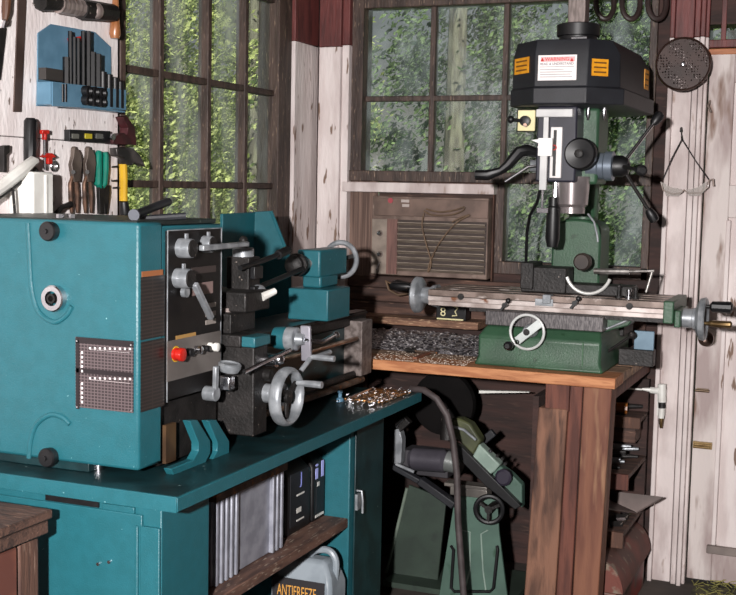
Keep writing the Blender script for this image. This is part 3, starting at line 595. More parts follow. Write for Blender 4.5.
MB().tube([PX(240, 268, -1.56), PX(262, 261, -1.56), PX(280, 254, -1.56)], .0075).tube([PX(278, 255, -1.56), PX(288, 250, -1.56)], .013).build('tool_post_handle', blackm, tpo)
MB().tube([PX(262, 297, -1.52), PX(275, 291, -1.50)], [.012, .009]).build('compound_handle', white, la, label='pale cylindrical handle')
MB().ball(PX(258, 290, -1.56), .022, (1, 1, .7)).build('compound_dial', alu, la)
# apron handwheel (axis +X)
hw = PX(266, 393, -1.47); 
MB().lathe(hw, (1, 0, 0), [(0, .026), (.045, .026), (.048, .03), (.052, .03)]).build('handwheel_dial', alu, la)
hc = hw + V((.062, 0, -.004))
wh = MB().torus(hc, (1, 0, 0), .070, .0095, 48, 12, flat=1.9).build('carriage_handwheel', alu, la)
MB().lathe(hc+V((-.02, 0, 0)), (1, 0, 0), [(0, .018), (.03, .018), (.032, .014)]).build('wheel_hub', iron, wh)
b = MB()
for a in (.5, .5+2*PI/3, .5+4*PI/3): b.bar(hc, hc+V((0, math.cos(a), math.sin(a)))*.06, .016, .008, (1, 0, 0))
b.build('wheel_spokes', iron, wh, .002)
hk = hc+V((.005, .05, .03)); MB().tube([hk, hk+V((.03, 0, 0)), hk+V((.075, 0, 0))], [.006, .009, .0095]).build('wheel_grip', alu, wh)
# half nut lever and ball lever
p = PX(262, 372, -1.465); MB().tube([PX(244, 372, -1.44), PX(265, 362, -1.43), PX(290, 350, -1.42)], .0055).build('feed_engage_lever', chrome, la)
p = PX(267, 360, -1.465); MB().cyl(p+V((-.01, 0, 0)), p+V((.03, 0, 0)), .018).ball(p+V((.035, 0, .004)), .016).build('lever_boss', chrome, la)
p = PX(265, 375, -1.47); MB().cyl(p, p+V((.02, 0, 0)), .016).build('lever_plug', iron, la)
# cross-slide dial and crank
p = PX(282, 338, -1.50); cyl0 = p
MB().lathe(p, (1, 0, 0), [(-.02, .030), (.0, .032), (.018, .032)]).build('cross_slide_flange', teal, la)
cd = MB().lathe(p+V((.018, 0, 0)), (1, 0, 0), [(0, .033), (.028, .033), (.03, .02), (.05, .014)]).build('cross_slide_dial', alu, la)
q = p + V((.068, 0, 0)); b = MB(); t1 = q+V((0, .01, .038)); t2 = q+V((0, .02, -.062)); b.bar(t1, t2, .030, .012, (0, 1, 0))
b.build('cross_slide_crank', mat('grey_crank', '#9c9aa2', '#86848c', .45, .3), cd, .003)
MB().tube([t2+V((.0, 0, .012)), t2+V((.04, 0, .012)), t2+V((.085, 0, .012))], [.006, .0085, .0085]).build('crank_grip', alu, cd)
MB().tube([q, PX(322, 342, -1.40), PX(335, 335, -1.40)], .006).ball(PX(336, 335, -1.40), .011).build('clamp_lever', chrome, la)
MB().tube([PX(300, 372, -1.43), PX(310, 359, -1.42), PX(330, 352, -1.41)], .007).build('lower_lever', alu, la)
# rods
for v0, v1, r, xx, m_ in ((356, 337, .0075, -1.575, mat('brass_rod', '#b49a84', '#8a7060', .3, .7, scale=20)), (385, 371, .011, -1.585, iron), (403, 379, .011, -1.575, rust)):
    a = PX(290, v0 + (6 if r < .01 else 0), xx); e = PX(362, v1, xx); a.z = e.z = (e.z); a.y = ap1 - .02; MB().tube([a, e], r).build('feed_rod', m_, la)
# tailstock
fy = PY(306, 300, 3.42)
x0_, x1_ = PY(288, 300, 3.42).x, PY(328, 300, 3.42).x
yb_ = PX(350, 300, x1_).y
zb0 = zt2+.013; zt0 = PY(307, 289, 3.42).z
ts = MB().box(x0_, x1_, 3.42, yb_, zb0, zt0).build('tailstock_base', teal, la, .004)
xa, xb_ = PY(297, 265, 3.45).x, PY(320, 265, 3.45).x
yb2 = PX(347, 270, xb_).y
zq = PY(308, 250, 3.45).z
MB().box(xa, xb_, 3.45, yb2, zt0+.035, zq).box(xa+.01, xb_-.005, 3.47, yb2-.06, zt0, zt0+.04).build('tailstock_body', teal, la, .006)
qc = V(((xa+xb_)/2-.005, 3.45, (zt0+.035+zq)/2))
MB().cyl(qc, qc+V((0, -.06, 0)), .017).build('quill', steel, la)
MB().lathe(qc+V((0, -.05, 0)), (0, -1, 0), [(0, .02), (.01, .034), (.03, .036), (.035, .03), (.05, .03), (.06, .018), (.062, .006)]).build('drill_chuck', iron, la)
e = qc+V((0, -.095, 0)); 
MB().tube([e+V((.03, -.0, -.01)), PX(252, 290, e.x+.03)], .008).build('chuck_key', blackm, la)
p = PX(347, 259, (xa+xb_)/2); wy = yb2+.05; wc = V((qc.x+.0, wy, qc.z))
MB().cyl(V((qc.x, yb2, qc.z)), wc, .014).build('tailstock_screw', steel, la)
MB().torus(wc, (0, 1, 0), .058, .009, 40, 10).build('tailstock_handwheel', alu, la)
b = MB()
for a in (.3, .3+2*PI/3, .3+4*PI/3): b.bar(wc, wc+V((math.cos(a), 0, math.sin(a)))*.055, .014, .008, (0, 1, 0))
b.build('handwheel_spokes', iron, la, .001)
# ---- things on the lathe top
ZT = 1.409
p0, p1 = PZ(134, 219, ZT+.014), PZ(164, 203, ZT)
p0 = PY(136, 217, 2.43); p0.z = ZT+.013
fl = thing('flashlight', p0, 'small dark flashlight lying on top of the lathe headstock', 'flashlight')
u_ = (PY(166, 202.5, 2.62) - p0).normalized()
MB().cyl(p0+V((0, 0, 0)), p0+u_*.21, .0105).build('barrel', mat('dark_grey_metal', '#3a3c42', '#2a2c30', .4, .5), fl)
MB().lathe(p0, -u_, [(0, .0105), (.006, .014), (.014, .014)]).build('flashlight_head', mat('grey_metal', '#54575e', rough=.6), fl)
tag(MB().tube([PY(140, 219, 2.50), PY(186, 216, 2.56)], .009).build('black_tube', blackp), 'thin dark tube lying flat along the lathe top behind the flashlight', 'tube')
for (x, y, lab) in ((-1.79, 2.372, 'steel nut standing on the lathe top near the pliers'), (-1.775, 2.40, 'small steel nut lying just behind another on the lathe top')):
    tag(MB().lathe((x, y, ZT), (0, 0, 1), [(0, .009), (.009, .009), (.009, .005), (.001, .005)], 6).build('steel_nut', chrome), lab, 'nut')
# tools and swarf on tray
tag(MB().box(-1.56, -1.42, 3.56, 3.80, .8005, .806).build('brass_shavings', brass_sw), 'brass and steel shavings spread over the far end of the teal tray', 'shavings', kind='stuff')
bm_ = MB()
for i in range(150):
    x, y = random.uniform(-1.56, -1.4), random.uniform(3.45, 3.80); s = random.uniform(.002, .005); z = .801 + random.uniform(.004, .012)
    bm_.bar((x-s, y, z), (x+s, y+random.uniform(-s, s), z+random.uniform(0, .006)), .002, .002)
tag(bm_.build('metal_chips', chrome), 'bright curled metal chips scattered on the far end of the tray', 'chips', kind='stuff')
p = PZ(340, 402, .801)
tag(MB().lathe((p.x, p.y, .801), (0, 0, 1), [(0, .012), (.012, .012), (.016, .006), (.03, .006), (.032, .009), (.038, .009), (.04, 0)]).build('teal_fitting', blue), 'small blue metal fitting standing on the tray below the lathe rods', 'fitting')
a, e = PZ(347, 399, .808), PZ(372, 390, .808)
tag(MB().tube([a, a+(e-a)*.3, e], [.003, .008, .007]).build('steel_bit', chrome), 'tapered steel bit lying on the tray beside the brass shavings', 'drill bit')
# ================================================================= WOODEN STAND lower left
wt = thing('wooden_table', (-1.75, 1.8, 0), 'old brown wooden table corner in front of the teal stand door', 'table')
cxr = PY(53, 509, 2.2).x; czt = PY(53, 509, 2.2).z
MB().box(-2.3, cxr, 1.35, 2.2, czt-.022, czt).build('top_board', brownh, wt, .004)
MB().box(-2.28, cxr-.004, 1.36, 2.19, czt-.055, czt-.023).build('apron_board', brownh, wt, .004)
for lx in (-2.25, cxr-.075):
    for ly in (1.4, 2.10): MB().box(lx, lx+.06, ly, ly+.07, 0, czt-.056).build('leg', brown, wt, .006)
MB().box(cxr-.035, cxr-.012, 1.48, 2.09, .30, czt-.06).build('side_panel', mat('reddish_panel', '#7c4a38', '#5c342a', .7, scale=6), wt, .004)
# ================================================================= TOOLS ON THE LEFT WALL
TW = tb + .001
def wallpoly(name, pts, th, m, parent=None, x=None, bev=.001, label=None):
    x = TW if x is None else x
    return MB().prism([PX(u, v, x) for u, v in pts], (th, 0, 0)).build(name, m, parent, bev, label)
def wthing(name, u, v, label, cat, group=None): return thing(name, PX(u, v, TW), label, cat, group)
t = wthing('file', 5, 10, 'wood-handled file hanging at the far upper left of the white board', 'file')
MB().tube([PX(8, -20, TW+.016), PX(7, -8, TW+.016), PX(6, 12, TW+.016), PX(5, 20, TW+.016)], [.008, .013, .012, .008]).build('file_handle', mat('dark_handle', '#6e4a34', '#4c3022', .4), t)
wallpoly('file_blade', ((3, 20), (8, 20), (7, 26), (1, 28)), .01, chrome, t)
wallpoly('file_tang', ((-2, 28), (5, 28), (-1, 80), (-4, 80)), .006, iron, t)
tag(wallpoly('steel_rule', ((18, -25), (26.5, -25), (20.5, 112), (12.5, 112)), .004, mat('blued_brown_steel', '#5a4a44', '#453732', .5, .4)), 'long dark brown steel strip hanging on the white board', 'rule')
t = wthing('swivel_wrench', 75, 10, 'dark jointed steel bar tool mounted across the top of the white board', 'wrench')
X5 = TW + .03
MB().tube([PX(40, 2, X5), PX(58, 3, X5)], [.024, .022]).build('bar_end', iron, t); MB().tube([PX(58, 4, X5), PX(80, 8, X5)], .026).build('knuckle', steel, t)
MB().tube([PX(80, 9, X5), PX(113, 13, X5)], [.03, .026]).build('bar_body', iron, t); MB().ball(PX(96, 11, X5+.012), .024).build('ball_joint', steel, t)
t = wthing('wood_handled_driver', 115, 20, 'screwdriver with a varnished wooden handle at the top right board edge', 'screwdriver')
MB().tube([PX(115.5, -6, TW+.018), PX(115.5, 12, TW+.018), PX(115, 24, TW+.018), PX(115, 34, TW+.018), PX(115, 38.5, TW+.018)], [.009, .011, .015, .018, .014]).build('driver_handle', wood_h, t)
MB().tube([PX(115.5, -6, TW+.018), PX(116, -30, TW+.018)], .004).build('driver_shank', chrome, t)
# blue organiser
og = wthing('socket_rack', 75, 75, 'blue steel wall rack holding black sockets and hex keys', 'rack')
wallpoly('rack_back', ((36, 106), (37, 33), (50, 24), (94, 32), (110, 47), (110.5, 108)), .004, blue, og, .0 + TW)
XF = TW + .05; yL = PX(37, 90, TW).y; s0, s1, s2, s3_ = PX(52, 82, XF), PX(125, 90, XF), PX(125, 110, XF), PX(52, 106, XF); s0.y = s3_.y = yL
pf = [s0, s1, s2, s3_]
MB().prism(pf, (.004, 0, 0)).build('rack_front', blue, og)
a, e = s3_.copy(), s2.copy(); zlo = (a.z+e.z)/2; MB().box(TW+.004, XF, yL-.004, yL, zlo, s0.z).build('rack_side', blue, og)
MB().box(TW+.004, XF, a.y, e.y, zlo-.002, zlo+.003).build('rack_floor', blue, og)
zs1 = PX(60, 64, XF).z; zs0 = PX(60, 77, XF).z
MB().box(TW+.004, TW+.03, yL+.002, PX(63, 75, TW+.03).y, PX(50, 79, XF).z, PX(50, 67, XF).z).build('rack_block', mat('dark_rack_block', '#34302e', rough=.6), og)
for u in (62, 65): MB().cyl(PX(u+.5, 84, XF+.004), PX(u+.5, 102, XF+.004), .004).build('slot', blackm, og)
for j, (u, vt, wd) in enumerate(((70, 31, .006), (74, 37, .006), (78, 38, .006), (83, 31, .006), (88, 31, .008), (66, 57, .01), (92, 52, .012), (97, 54, .013))):
    p = PX(u, vt, TW+.03); q = PX(u, 90, TW+.03)
    tag(MB().cyl(V((p.x, p.y, zlo+.004)), V((p.x, p.y, p.z)), wd, n=6).build('hex_key', blackm), ('tall' if vt < 50 else 'short') + ' black tool standing in the blue rack, number %s from its left' % ['two', 'three', 'four', 'five', 'six', 'one', 'seven', 'eight'][j], 'hex key', 'black tools in the blue rack')
for j, (u, vt) in enumerate(((84, 91), (91, 92), (98, 93), (84, 100), (91, 101), (98, 102))):
    p = PX(u, vt, XF+.004); tag(MB().lathe(p, (1, 0, 0), [(0, .015), (.018, .015), (.02, .012), (.012, .008), (.012, 0)]).build('socket', blackm), 'black socket clipped to the blue rack front, %s of %s row' % (('left', 'middle', 'right')[j % 3], ('upper', 'lower')[j//3]), 'socket', 'black sockets on the blue rack front')
for j, (u, vt) in enumerate(((103, 72), (109, 75), (115, 78), (120, 82))):
    p = PX(u, vt, TW+.045); tag(MB().lathe(V((p.x, p.y, zlo+.01)), (0, 0, 1), [(0, .012), (p.z-zlo-.01, .012), (p.z-zlo-.012, .008)]).build('socket', blackm), 'black socket standing at right end of the blue rack, %s in the descending row' % ('first', 'second', 'third', 'last')[j], 'socket', 'black sockets stepping down the rack end')
p = PX(78, 39, TW+.008); 
tag(wallpoly('red_tag', ((67, 38), (80, 36), (81, 41), (68, 43)), .012, red, None, TW+.006), 'small red-tipped pocket tool behind the hex keys in the blue rack', 'tool')
# level
lv = wthing('spirit_level', 84, 136, 'short black spirit level with three vials hung below the blue rack', 'level')
wallpoly('level_body', ((64, 129.5), (105, 131), (105, 143.5), (64, 141)), .02, blackm, lv)
for (u, m_) in ((75, mat('grey_vial', '#63635c', rough=.2)), (88, mat('yellow_vial', '#b4a42c', rough=.2)), (99, mat('grey_vial_b', '#5c5c58', rough=.2))):
    wallpoly('vial', ((u-3.5, 133.5), (u+3.5, 133.8), (u+3.5, 139), (u-3.5, 138.6)), .003, m_, lv, TW+.02)
t = wthing('hand_plane', 118, 130, 'small maroon metal hand plane at the right edge beside the spirit level', 'plane')
wallpoly('plane_body', ((105, 139), (111, 134), (116, 133), (119, 135), (120, 128), (115, 117), (119, 116), (127, 128), (128.5, 145), (105, 144)), .03, maroon, t)
MB().lathe(PX(112, 137, TW+.03), (1, 0, 0), [(0, .010), (.006, .010), (.006, .004)]).build('plane_knob', chrome, t)
# black gripped chisel
t = wthing('pry_bar', 30, 160, 'steel bar with a long black rubber grip hanging left of the white box', 'pry bar')
MB().tube([PX(30.5, 118, TW+.018), PX(30.5, 121, TW+.018), PX(30, 150, TW+.018), PX(29, 184, TW+.018), PX(29, 187, TW+.018)], [.012, .018, .018, .0145, .01]).build('rubber_grip', blackm, t)
MB().tube([PX(29, 185, TW+.018), PX(29, 200, TW+.018)], .006).build('bar_shank', chrome, t)
# white box + red clamp
yw0, yw1 = PX(33, 190, -2.09).y, PX(54, 190, -2.09).y
bxz = PX(45, 215, -2.09).z
wb = thing('white_box', (-2.12, (yw0+yw1)/2, bxz), 'tall white plastic box against the board behind the lathe headstock', 'box')
MB().box(TW+.002, -2.09, yw0, yw1, 1.30, PX(45, 172, -2.09).z).build('box_body', white, wb, .006)
MB().box(-2.09, -2.085, yw0+.05, yw0+.056, 1.31, PX(45, 175, -2.09).z).build('box_rib', white, wb)
t = wthing('red_clamp', 45, 150, 'red bar clamp with a T handle hanging above the white box', 'clamp')
MB().tube([PX(44, 134, TW+.02), PX(45, 170, TW+.02)], .0035).build('clamp_bar', chrome, t)
MB().bar(PX(41, 132, TW+.02), PX(48, 132, TW+.02), .012, .012).bar(PX(44.5, 132, TW+.02), PX(44.5, 140, TW+.02), .012, .01, (0, 1, 0)).build('clamp_handle', red, t, .002)
MB().prism([PX(u, v, TW+.01) for u, v in ((39, 157), (43, 153), (47, 153), (51, 157), (47, 158), (47, 164), (43, 164), (43, 158))], (.02, 0, 0)).build('clamp_jaw', red, t, .002)
tag(MB().torus(PX(54, 166, TW+.008), (1, 0, 0), .013, .004, 16, 6).build('steel_ring', chrome), 'small steel ring hanging just above the white box corner', 'ring')
# white lever
X6 = TW + .06
t = wthing('curved_bar', 15, 175, 'white painted curved bar reaching in from the left edge of the board', 'bar')
MB().tube([PX(-25, 205, X6), PX(0, 188, X6), PX(20, 172, X6), PX(33, 161, X6), PX(37, 161, X6)], [.017, .018, .018, .014, .008]).build('white_tube', white, t)
MB().tube([PX(-25, 214, X6-.02), PX(0, 195, X6-.02), PX(25, 178, X6-.02), PX(36, 170, X6-.02)], .009).build('dark_underside', iron, t)
MB().tube([PX(8, 183, X6), PX(13, 190, X6), PX(15, 215, X6)], .004).build('wire_stay', iron, t)
t = tag(wallpoly('wall_hook', ((-2, 146), (4, 145), (4, 152), (1, 155), (1, 172), (-2, 172)), .02, iron), 'dark iron hook at the left edge above the white curved bar', 'hook')
# pliers
def pliers(u, lab, hm=copper, du=0):
    t = wthing('pliers', u, 180, lab, 'pliers', 'pliers hung on the white board')
    X = TW + .006
    MB().prism([PX(u+a, v, X) for a, v in ((-2.5, 148), (-1, 146), (0, 150), (2, 149), (4.5, 155), (5.5, 163), (4.5, 172), (3.5, 182), (-2.5, 182), (-4, 172), (-5, 164), (-3, 156))], (.014, 0, 0)).build('plier_head', mat('dark_plier_steel', '#70645c', '#4c423c', .45, .3), t, .002)
    MB().tube([PX(u-.5, 176, X+.007), PX(u-2.8, 184, X+.007), PX(u-2.5, 198, X+.007), PX(u-1.5, 213, X+.007)], [.005, .0065, .007, .005]).build('handle', hm, t)
    MB().tube([PX(u+1, 176, X+.007), PX(u+3.4, 184, X+.007), PX(u+4.2, 198, X+.007), PX(u+4.2, 213, X+.007)], [.005, .0065, .007, .005]).build('handle', hm, t)
    MB().cyl(PX(u+.3, 172, X+.012), PX(u+.3, 172, X+.019), .006).build('rivet', iron, t)
pliers(73, 'long pliers with worn copper-coloured handles, the left pair under the level')
pliers(87, 'long pliers with worn copper-coloured handles, the pair next to the green-handled snips')
t = wthing('tin_snips', 101, 180, 'tin snips with thick green grips hanging handle up', 'snips')
X = TW+.01
MB().tube([PX(99, 151, X), PX(98.5, 155, X), PX(98, 170, X), PX(98, 184, X), PX(100, 188, X)], [.008, .012, .013, .012, .007]).build('grip', gsnip, t)
MB().tube([PX(105, 152, X), PX(105.5, 156, X), PX(105, 170, X), PX(104, 184, X), PX(102, 188, X)], [.008, .011, .012, .011, .007]).build('grip', gsnip, t)
MB().prism([PX(u, v, TW+.004) for u, v in ((96, 186), (107, 185), (106, 200), (104, 214), (102, 214), (101, 205), (100, 214), (97, 214))], (.012, 0, 0)).build('snip_blades', iron, t, .001)
t = wthing('hammer', 123, 180, 'claw hammer with a bright yellow handle at the board edge', 'hammer')
X = TW+.02
MB().prism([PX(u, v, X-.014) for u, v in ((109, 148), (120, 147), (127, 149), (133, 155), (139, 167), (133, 164), (127, 163), (125, 165), (119, 165), (117, 158), (110, 156))], (.028, 0, 0)).build('hammer_head', mat('hammer_steel', '#5c5654', '#2c2a2a', .4, .4, scale=14), t, .003)
MB().tube([PX(123, 164, X), PX(123.5, 175, X), PX(123.5, 201, X)], .013).build('hammer_handle', yellow, t)
MB().tube([PX(123.5, 201, X), PX(124, 203, X), PX(125, 213, X), PX(125, 216, X)], [.012, .014, .017, .014]).build('hammer_grip', blackm, t)
for (u, v) in ((112, 167), (112, 181), (113, 188)):
    tag(MB().cyl(PX(u, v, TW-.002), PX(u+5, v-.5, TW+.03), .0028).build('nail', iron), 'dark nail in the white board left of the yellow hammer, %s one' % {167: 'top', 181: 'middle', 188: 'bottom'}[v], 'nail', 'nails beside the hammer')
tag(MB().tube([PX(56, 214, TW+.03), PX(62, 207, TW+.03), PX(71, 204, TW+.03)], [.008, .007, .009]).build('dark_wrench', iron), 'dark short wrench leaning at the bottom of the board beside the white box', 'wrench')
# ================================================================= WOODEN WORKBENCH
wbn = thing('workbench', (-1.3, 4.2, 0), 'rough pine workbench carrying the green milling machine', 'workbench')
BY = 3.83
MB().box(-2.02, -.728, BY, BY+.14, .864, .90).build('front_board', pine, wbn, .003)
b = MB()
for i in range(3): b.box(-2.02, -.73, BY+.145+i*.165, BY+.305+i*.165, .866, .899)
b.build('top_board', mat('grimy_pine', '#a8886e', '#735a48', .75, scale=5, stretch=(1.5, 8, 8), bump=.2, c3='#c09a78', s3=20, lo3=.6, hi3=.72), wbn, .003)
MB().box(-.775, -.745, BY+.03, 4.6, .815, .863).build('side_rail', redpost, wbn, .003)
def leg(nm, top, bot, y, dep, m, zt=.863):
    xs = [PY(u, v, y) for u, v in top] + [PY(u, v, y) for u, v in bot]
    # continue the two edges to the floor
    def edge(a, b): t = (0 - a.z)/(b.z - a.z); return a.x + (b.x-a.x)*t
    def head(a, b): t = (zt - a.z)/(b.z - a.z); return a.x + (b.x-a.x)*t
    xl0, xl1 = head(xs[0], xs[2]), edge(xs[0], xs[2]); xr0, xr1 = head(xs[1], xs[3]), edge(xs[1], xs[3])
    return MB().prism([(xl0, y, zt), (xr0, y, zt), (xr1, y, 0), (xl1, y, 0)], (0, dep, 0)).build(nm, m, wbn, .004)
leg('leg', ((538, 414), (567, 414)), ((524, 595), (555, 595)), 3.88, .09, post, .775)
MB().box(PY(545, 400, 3.885).x, PY(569, 400, 3.885).x, 3.885, 3.96, .765, .863).build('leg_block', redpost, wbn, .003)
leg('leg', ((583, 400), (611, 400)), ((572.5, 595), (598, 595)), 3.84, .09, mat('reddish_post', '#7a503c', '#60392c', .75, scale=3, stretch=(6, 6, .8), bump=.2, c3='#8c684e', s3=5, lo3=.55, hi3=.7))
leg('leg', ((569, 400), (582, 400)), ((556, 595), (571, 595)), 3.90, .07, redpost)
MB().box(-1.98, -1.90, 3.90, 3.98, 0, .863).build('leg', brown, wbn, .004)
MB().box(-1.98, -1.90, 4.50, 4.58, 0, .863).build('leg', brown, wbn, .004)
MB().box(-1.89, -.76, 4.60, 4.622, .0, .865).build('back_board', dwall, wbn)
# swarf, bits on bench
b = MB(); 
xs0, xs1, ys0, ys1 = -1.98, -1.235, 4.07, 4.50
rings = []
vs = [[(xs0+(xs1-xs0)*i/60, ys0+(ys1-ys0)*j/24, .9015 + (.012*random.random()+.02*(j/24))*(1 if 0 < j < 24 and 0 < i < 60 else 0)) for i in range(61)] for j in range(25)]
g = [[b.bm.verts.new(p) for p in r] for r in vs]
for j in range(24):
    for i in range(60): b.bm.faces.new((g[j][i], g[j][i+1], g[j+1][i+1], g[j+1][i]))
tag(b.build('metal_swarf', swarf_m, smooth=False), 'layer of grey metal swarf over the back of the pine workbench', 'swarf', kind='stuff')
b = MB()
for i in range(500):
    x, y = random.uniform(-1.6, -1.24), BY + random.random()**2*.28+.01; s = random.uniform(.0008, .0022); b.box(x-s, x+s, y-s, y+s, .9008, .9008+s*.6)
tag(b.build('sawdust', mat('sawdust', '#dccfc2', '#c4b2a0', .9, scale=40), smooth=False), 'pale sawdust crumbs along the front edge of the workbench', 'sawdust', kind='stuff')
a, e = PZ(406, 350, .908), PZ(437, 353, .908)
t = thing('screwdriver', a, 'thin screwdriver lying on the workbench in front of the swarf', 'screwdriver')
MB().tube([a, a+(e-a)*.3], .009).build('screwdriver_handle', iron, t); MB().tube([a+(e-a)*.3, e], .004).build('screwdriver_shank', rust, t)
a, e = PZ(415, 358, .9055), PZ(434, 351, .9055)
tag(MB().bar(a, e, .014, .007).build('wooden_wedge', mat('brown_wedge', '#7a4a34', rough=.7)), 'little brown wood sliver on the workbench beside the thin screwdriver', 'wood scrap')
# ================================================================= MILLING MACHINE
ml = thing('milling_machine', (-1.0, 4.1, .90), 'green and black bench milling machine with a long steel table', 'milling machine')
x0_, x1_ = PY(478, 345, 3.90).x, PY(601, 345, 3.90).x
MB().loft([[(x0_-.012, 3.888, .901), (x1_+.012, 3.888, .901), (x1_+.012, 4.42, .901), (x0_-.012, 4.42, .901)], [(x0_, 3.90, .93), (x1_, 3.90, .93), (x1_, 4.40, .93), (x0_, 4.40, .93)], [(x0_, 3.90, 1.0), (x1_, 3.90, 1.0), (x1_, 4.40, 1.0), (x0_, 4.40, 1.0)], [(x0_+.02, 3.93, 1.035), (x1_-.01, 3.93, 1.035), (x1_-.01, 4.40, 1.06), (x0_+.02, 4.40, 1.06)]]).build('machine_base', green, ml, .008)
p = PY(583, 350, 3.9); MB().box(p.x-.002, p.x+.002, 3.896, 3.901, .92, 1.0).build('base_seam', mat('seam_green', '#2c5434', rough=.5), ml)
# saddle
sx0, sx1 = PY(486, 305, 3.93).x, PY(604, 305, 3.93).x
MB().box(sx0, sx1, 3.925, 4.30, 1.035, 1.085).build('saddle', hatch_m, ml, .003)
for u, v in ((505, 305), (575, 303)):
    p = PY(u, v, 3.92); k = MB().cyl(p+V((0, .02, 0)), p+V((0, -.012, 0)), .008).bar(p+V((-.012, -.008, -.018)), p+V((.012, -.008, .014)), .008, .01, (0, 1, 0)).ball(p+V((.013, -.008, .016)), .009).build('lock_lever', blackm, ml)
# table
tz1 = 1.143; tz0 = 1.088
tx0, tx1 = PY(428, 292, 3.95).x, PY(665, 300, 3.95).x
b = MB().box(tx0, tx1, 3.955, 4.25, tz0, 1.104).box(tx0, tx1, 3.95, 3.964, 1.104, 1.121).box(tx0, tx1, 3.97, 4.25, 1.104, 1.1215)
b.build('table_body', mat('bright_table_edge', '#cabfba', '#a0928c', .35, .3, scale=14, stretch=(1, 6, 1), c3='#7a5038', s3=18, lo3=.64, hi3=.72), ml, .002)
b = MB(); 
for (ya, yb) in ((3.952, 4.005), (4.025, 4.09), (4.11, 4.17), (4.19, 4.252)): b.box(tx0, tx1, ya, yb, 1.1225, tz1)
b.build('table_surface', mat('table_top_metal', '#8c7c74', '#5e5048', .4, .3, scale=12, c3='#c8bcb6', s3=14, lo3=.58, hi3=.68), ml, .001)
MB().box(tx0+.002, tx1-.002, 3.96, 4.24, 1.1215, 1.128).build('t_slot', blackm, ml)
MB().box(tx0+.15, tx1, 3.96, 4.24, 1.075, tz0).build('table_dovetail', iron, ml)
MB().box(*FB(535, 553, 299, 306, 3.949-.004, .004)).build('scale_plate', alu, ml, .001)
p = PY(547, 296, 3.945); MB().box(p.x-.014, p.x+.014, 3.938, 3.975, 1.118, 1.148).build('stop_clamp', alu, ml, .002)
p = PY(630, 296, 3.95); MB().cyl((p.x, 3.945, 1.124), (p.x, 3.956, 1.124), .011).build('table_stop', iron, ml)
p = PY(461, 293, 3.95); MB().cyl((p.x, 3.945, 1.124), (p.x, 3.956, 1.124), .011).build('table_stop', iron, ml)
# table left end wheel
yt = 4.06; zt_ = 1.112
ex = tx0; 
wx = PY(419, 290, yt).x
MB().lathe((ex, yt, zt_), (-1, 0, 0), [(0, .042), (.02, .038), (.03, .03), (abs(ex-wx)-.02, .03), (abs(ex-wx), .02)]).build('end_bearing', alu, ml)
wl = MB().lathe((wx+.018, yt, zt_), (-1, 0, 0), [(0, .02), (.004, .055), (.012, .064), (.028, .066), (.034, .060), (.028, .052), (.016, .046), (.012, .02), (.022, .018), (.022, 0)], 40).build('table_handwheel', alu, ml)
MB().tube([(wx-.0, yt-.03, zt_+.03), (wx-.02, yt-.03, zt_+.03), (wx-.035, yt-.03, zt_+.03), (wx-.09, yt-.03, zt_+.03), (wx-.10, yt-.03, zt_+.03)], [.005, .007, .014, .015, .009]).build('wheel_grip', blackm, wl)
# table right end bracket & wheel
b = MB().box(tx1-.003, tx1+.03, 3.94, 4.24, 1.075, 1.148).box(tx1+.03, tx1+.05, 3.96, 4.14, 1.062, 1.118)
b.build('end_bracket', green, ml, .004)
zt2_ = 1.088; yt2 = 4.03
wx2 = PY(702, 308, yt2).x
MB().lathe((tx1+.05, yt2, zt2_), (1, 0, 0), [(0, .032), (.03, .032), (.032, .036), (.06, .036), (.062, .022), (wx2-tx1-.05, .02)]).build('table_dial', alu, ml)
wl = MB().lathe((wx2-.022, yt2, zt2_), (1, 0, 0), [(0, .022), (.008, .05), (.018, .068), (.034, .072), (.038, .068), (.030, .056), (.016, .04), (.012, .02), (.022, .018), (.022, 0)], 40).build('table_handwheel', alu, ml)
for dz, m_, r in ((.045, blackm, .018), (-.01, brass, .011)):
    MB().tube([(wx2+.01, yt2-.03, zt2_+dz), (wx2+.028, yt2-.03, zt2_+dz), (wx2+.036, yt2-.03, zt2_+dz), (wx2+.095, yt2-.03, zt2_+dz), (wx2+.10, yt2-.03, zt2_+dz)], [.005, .007, r, r*1.1, r*.6]).build('wheel_grip', m_, wl)
# cross-feed handwheel on the base front
hc = PY(527, 332, 3.845); 
MB().lathe((hc.x, 3.90, hc.z), (0, -1, 0), [(0, .024), (.03, .022), (.04, .014), (.06, .014)]).build('handwheel_hub', alu, ml)
wl = MB().torus(hc, (0, -1, 0), .057, .0048, 48, 8).build('cross_feed_handwheel', mat('bright_ring', '#d8dad8', '#c0c2c0', .3, .2), ml)
a, e = PY(517, 341, 3.842), PY(540, 323, 3.842); MB().bar(a, e, .028, .006, (0, 1, 0)).build('crank_bar', mat('pale_crank', '#ced4d2', '#b8bebc', .4, .1), wl, .002)
MB().cyl(hc+V((0, 0, 0)), hc+V((0, -.01, 0)), .011).build('crank_screw', iron, wl)
p = PY(510, 345, 3.83); MB().lathe(p+V((0, .014, 0)), (0, -1, 0), [(0, .006), (.01, .012), (.04, .015), (.05, .008)]).build('knob', blackm, wl)
MB().torus(PY(517, 342, 3.835), (0, -1, 0), .006, .002, 12, 6).build('crank_hole', iron, wl)
# green way cover and casting right of the saddle
MB().prism([PY(u, v, 4.0) for u, v in ((598, 322), (606, 316), (622, 312), (634, 318), (628, 326), (612, 330), (601, 334))], (0, .1, 0)).build('way_cover', green, ml, .004)
MB().tube([PY(604, 330, 3.99), PY(628, 320, 3.99)], .004).build('oil_line', alu, ml)
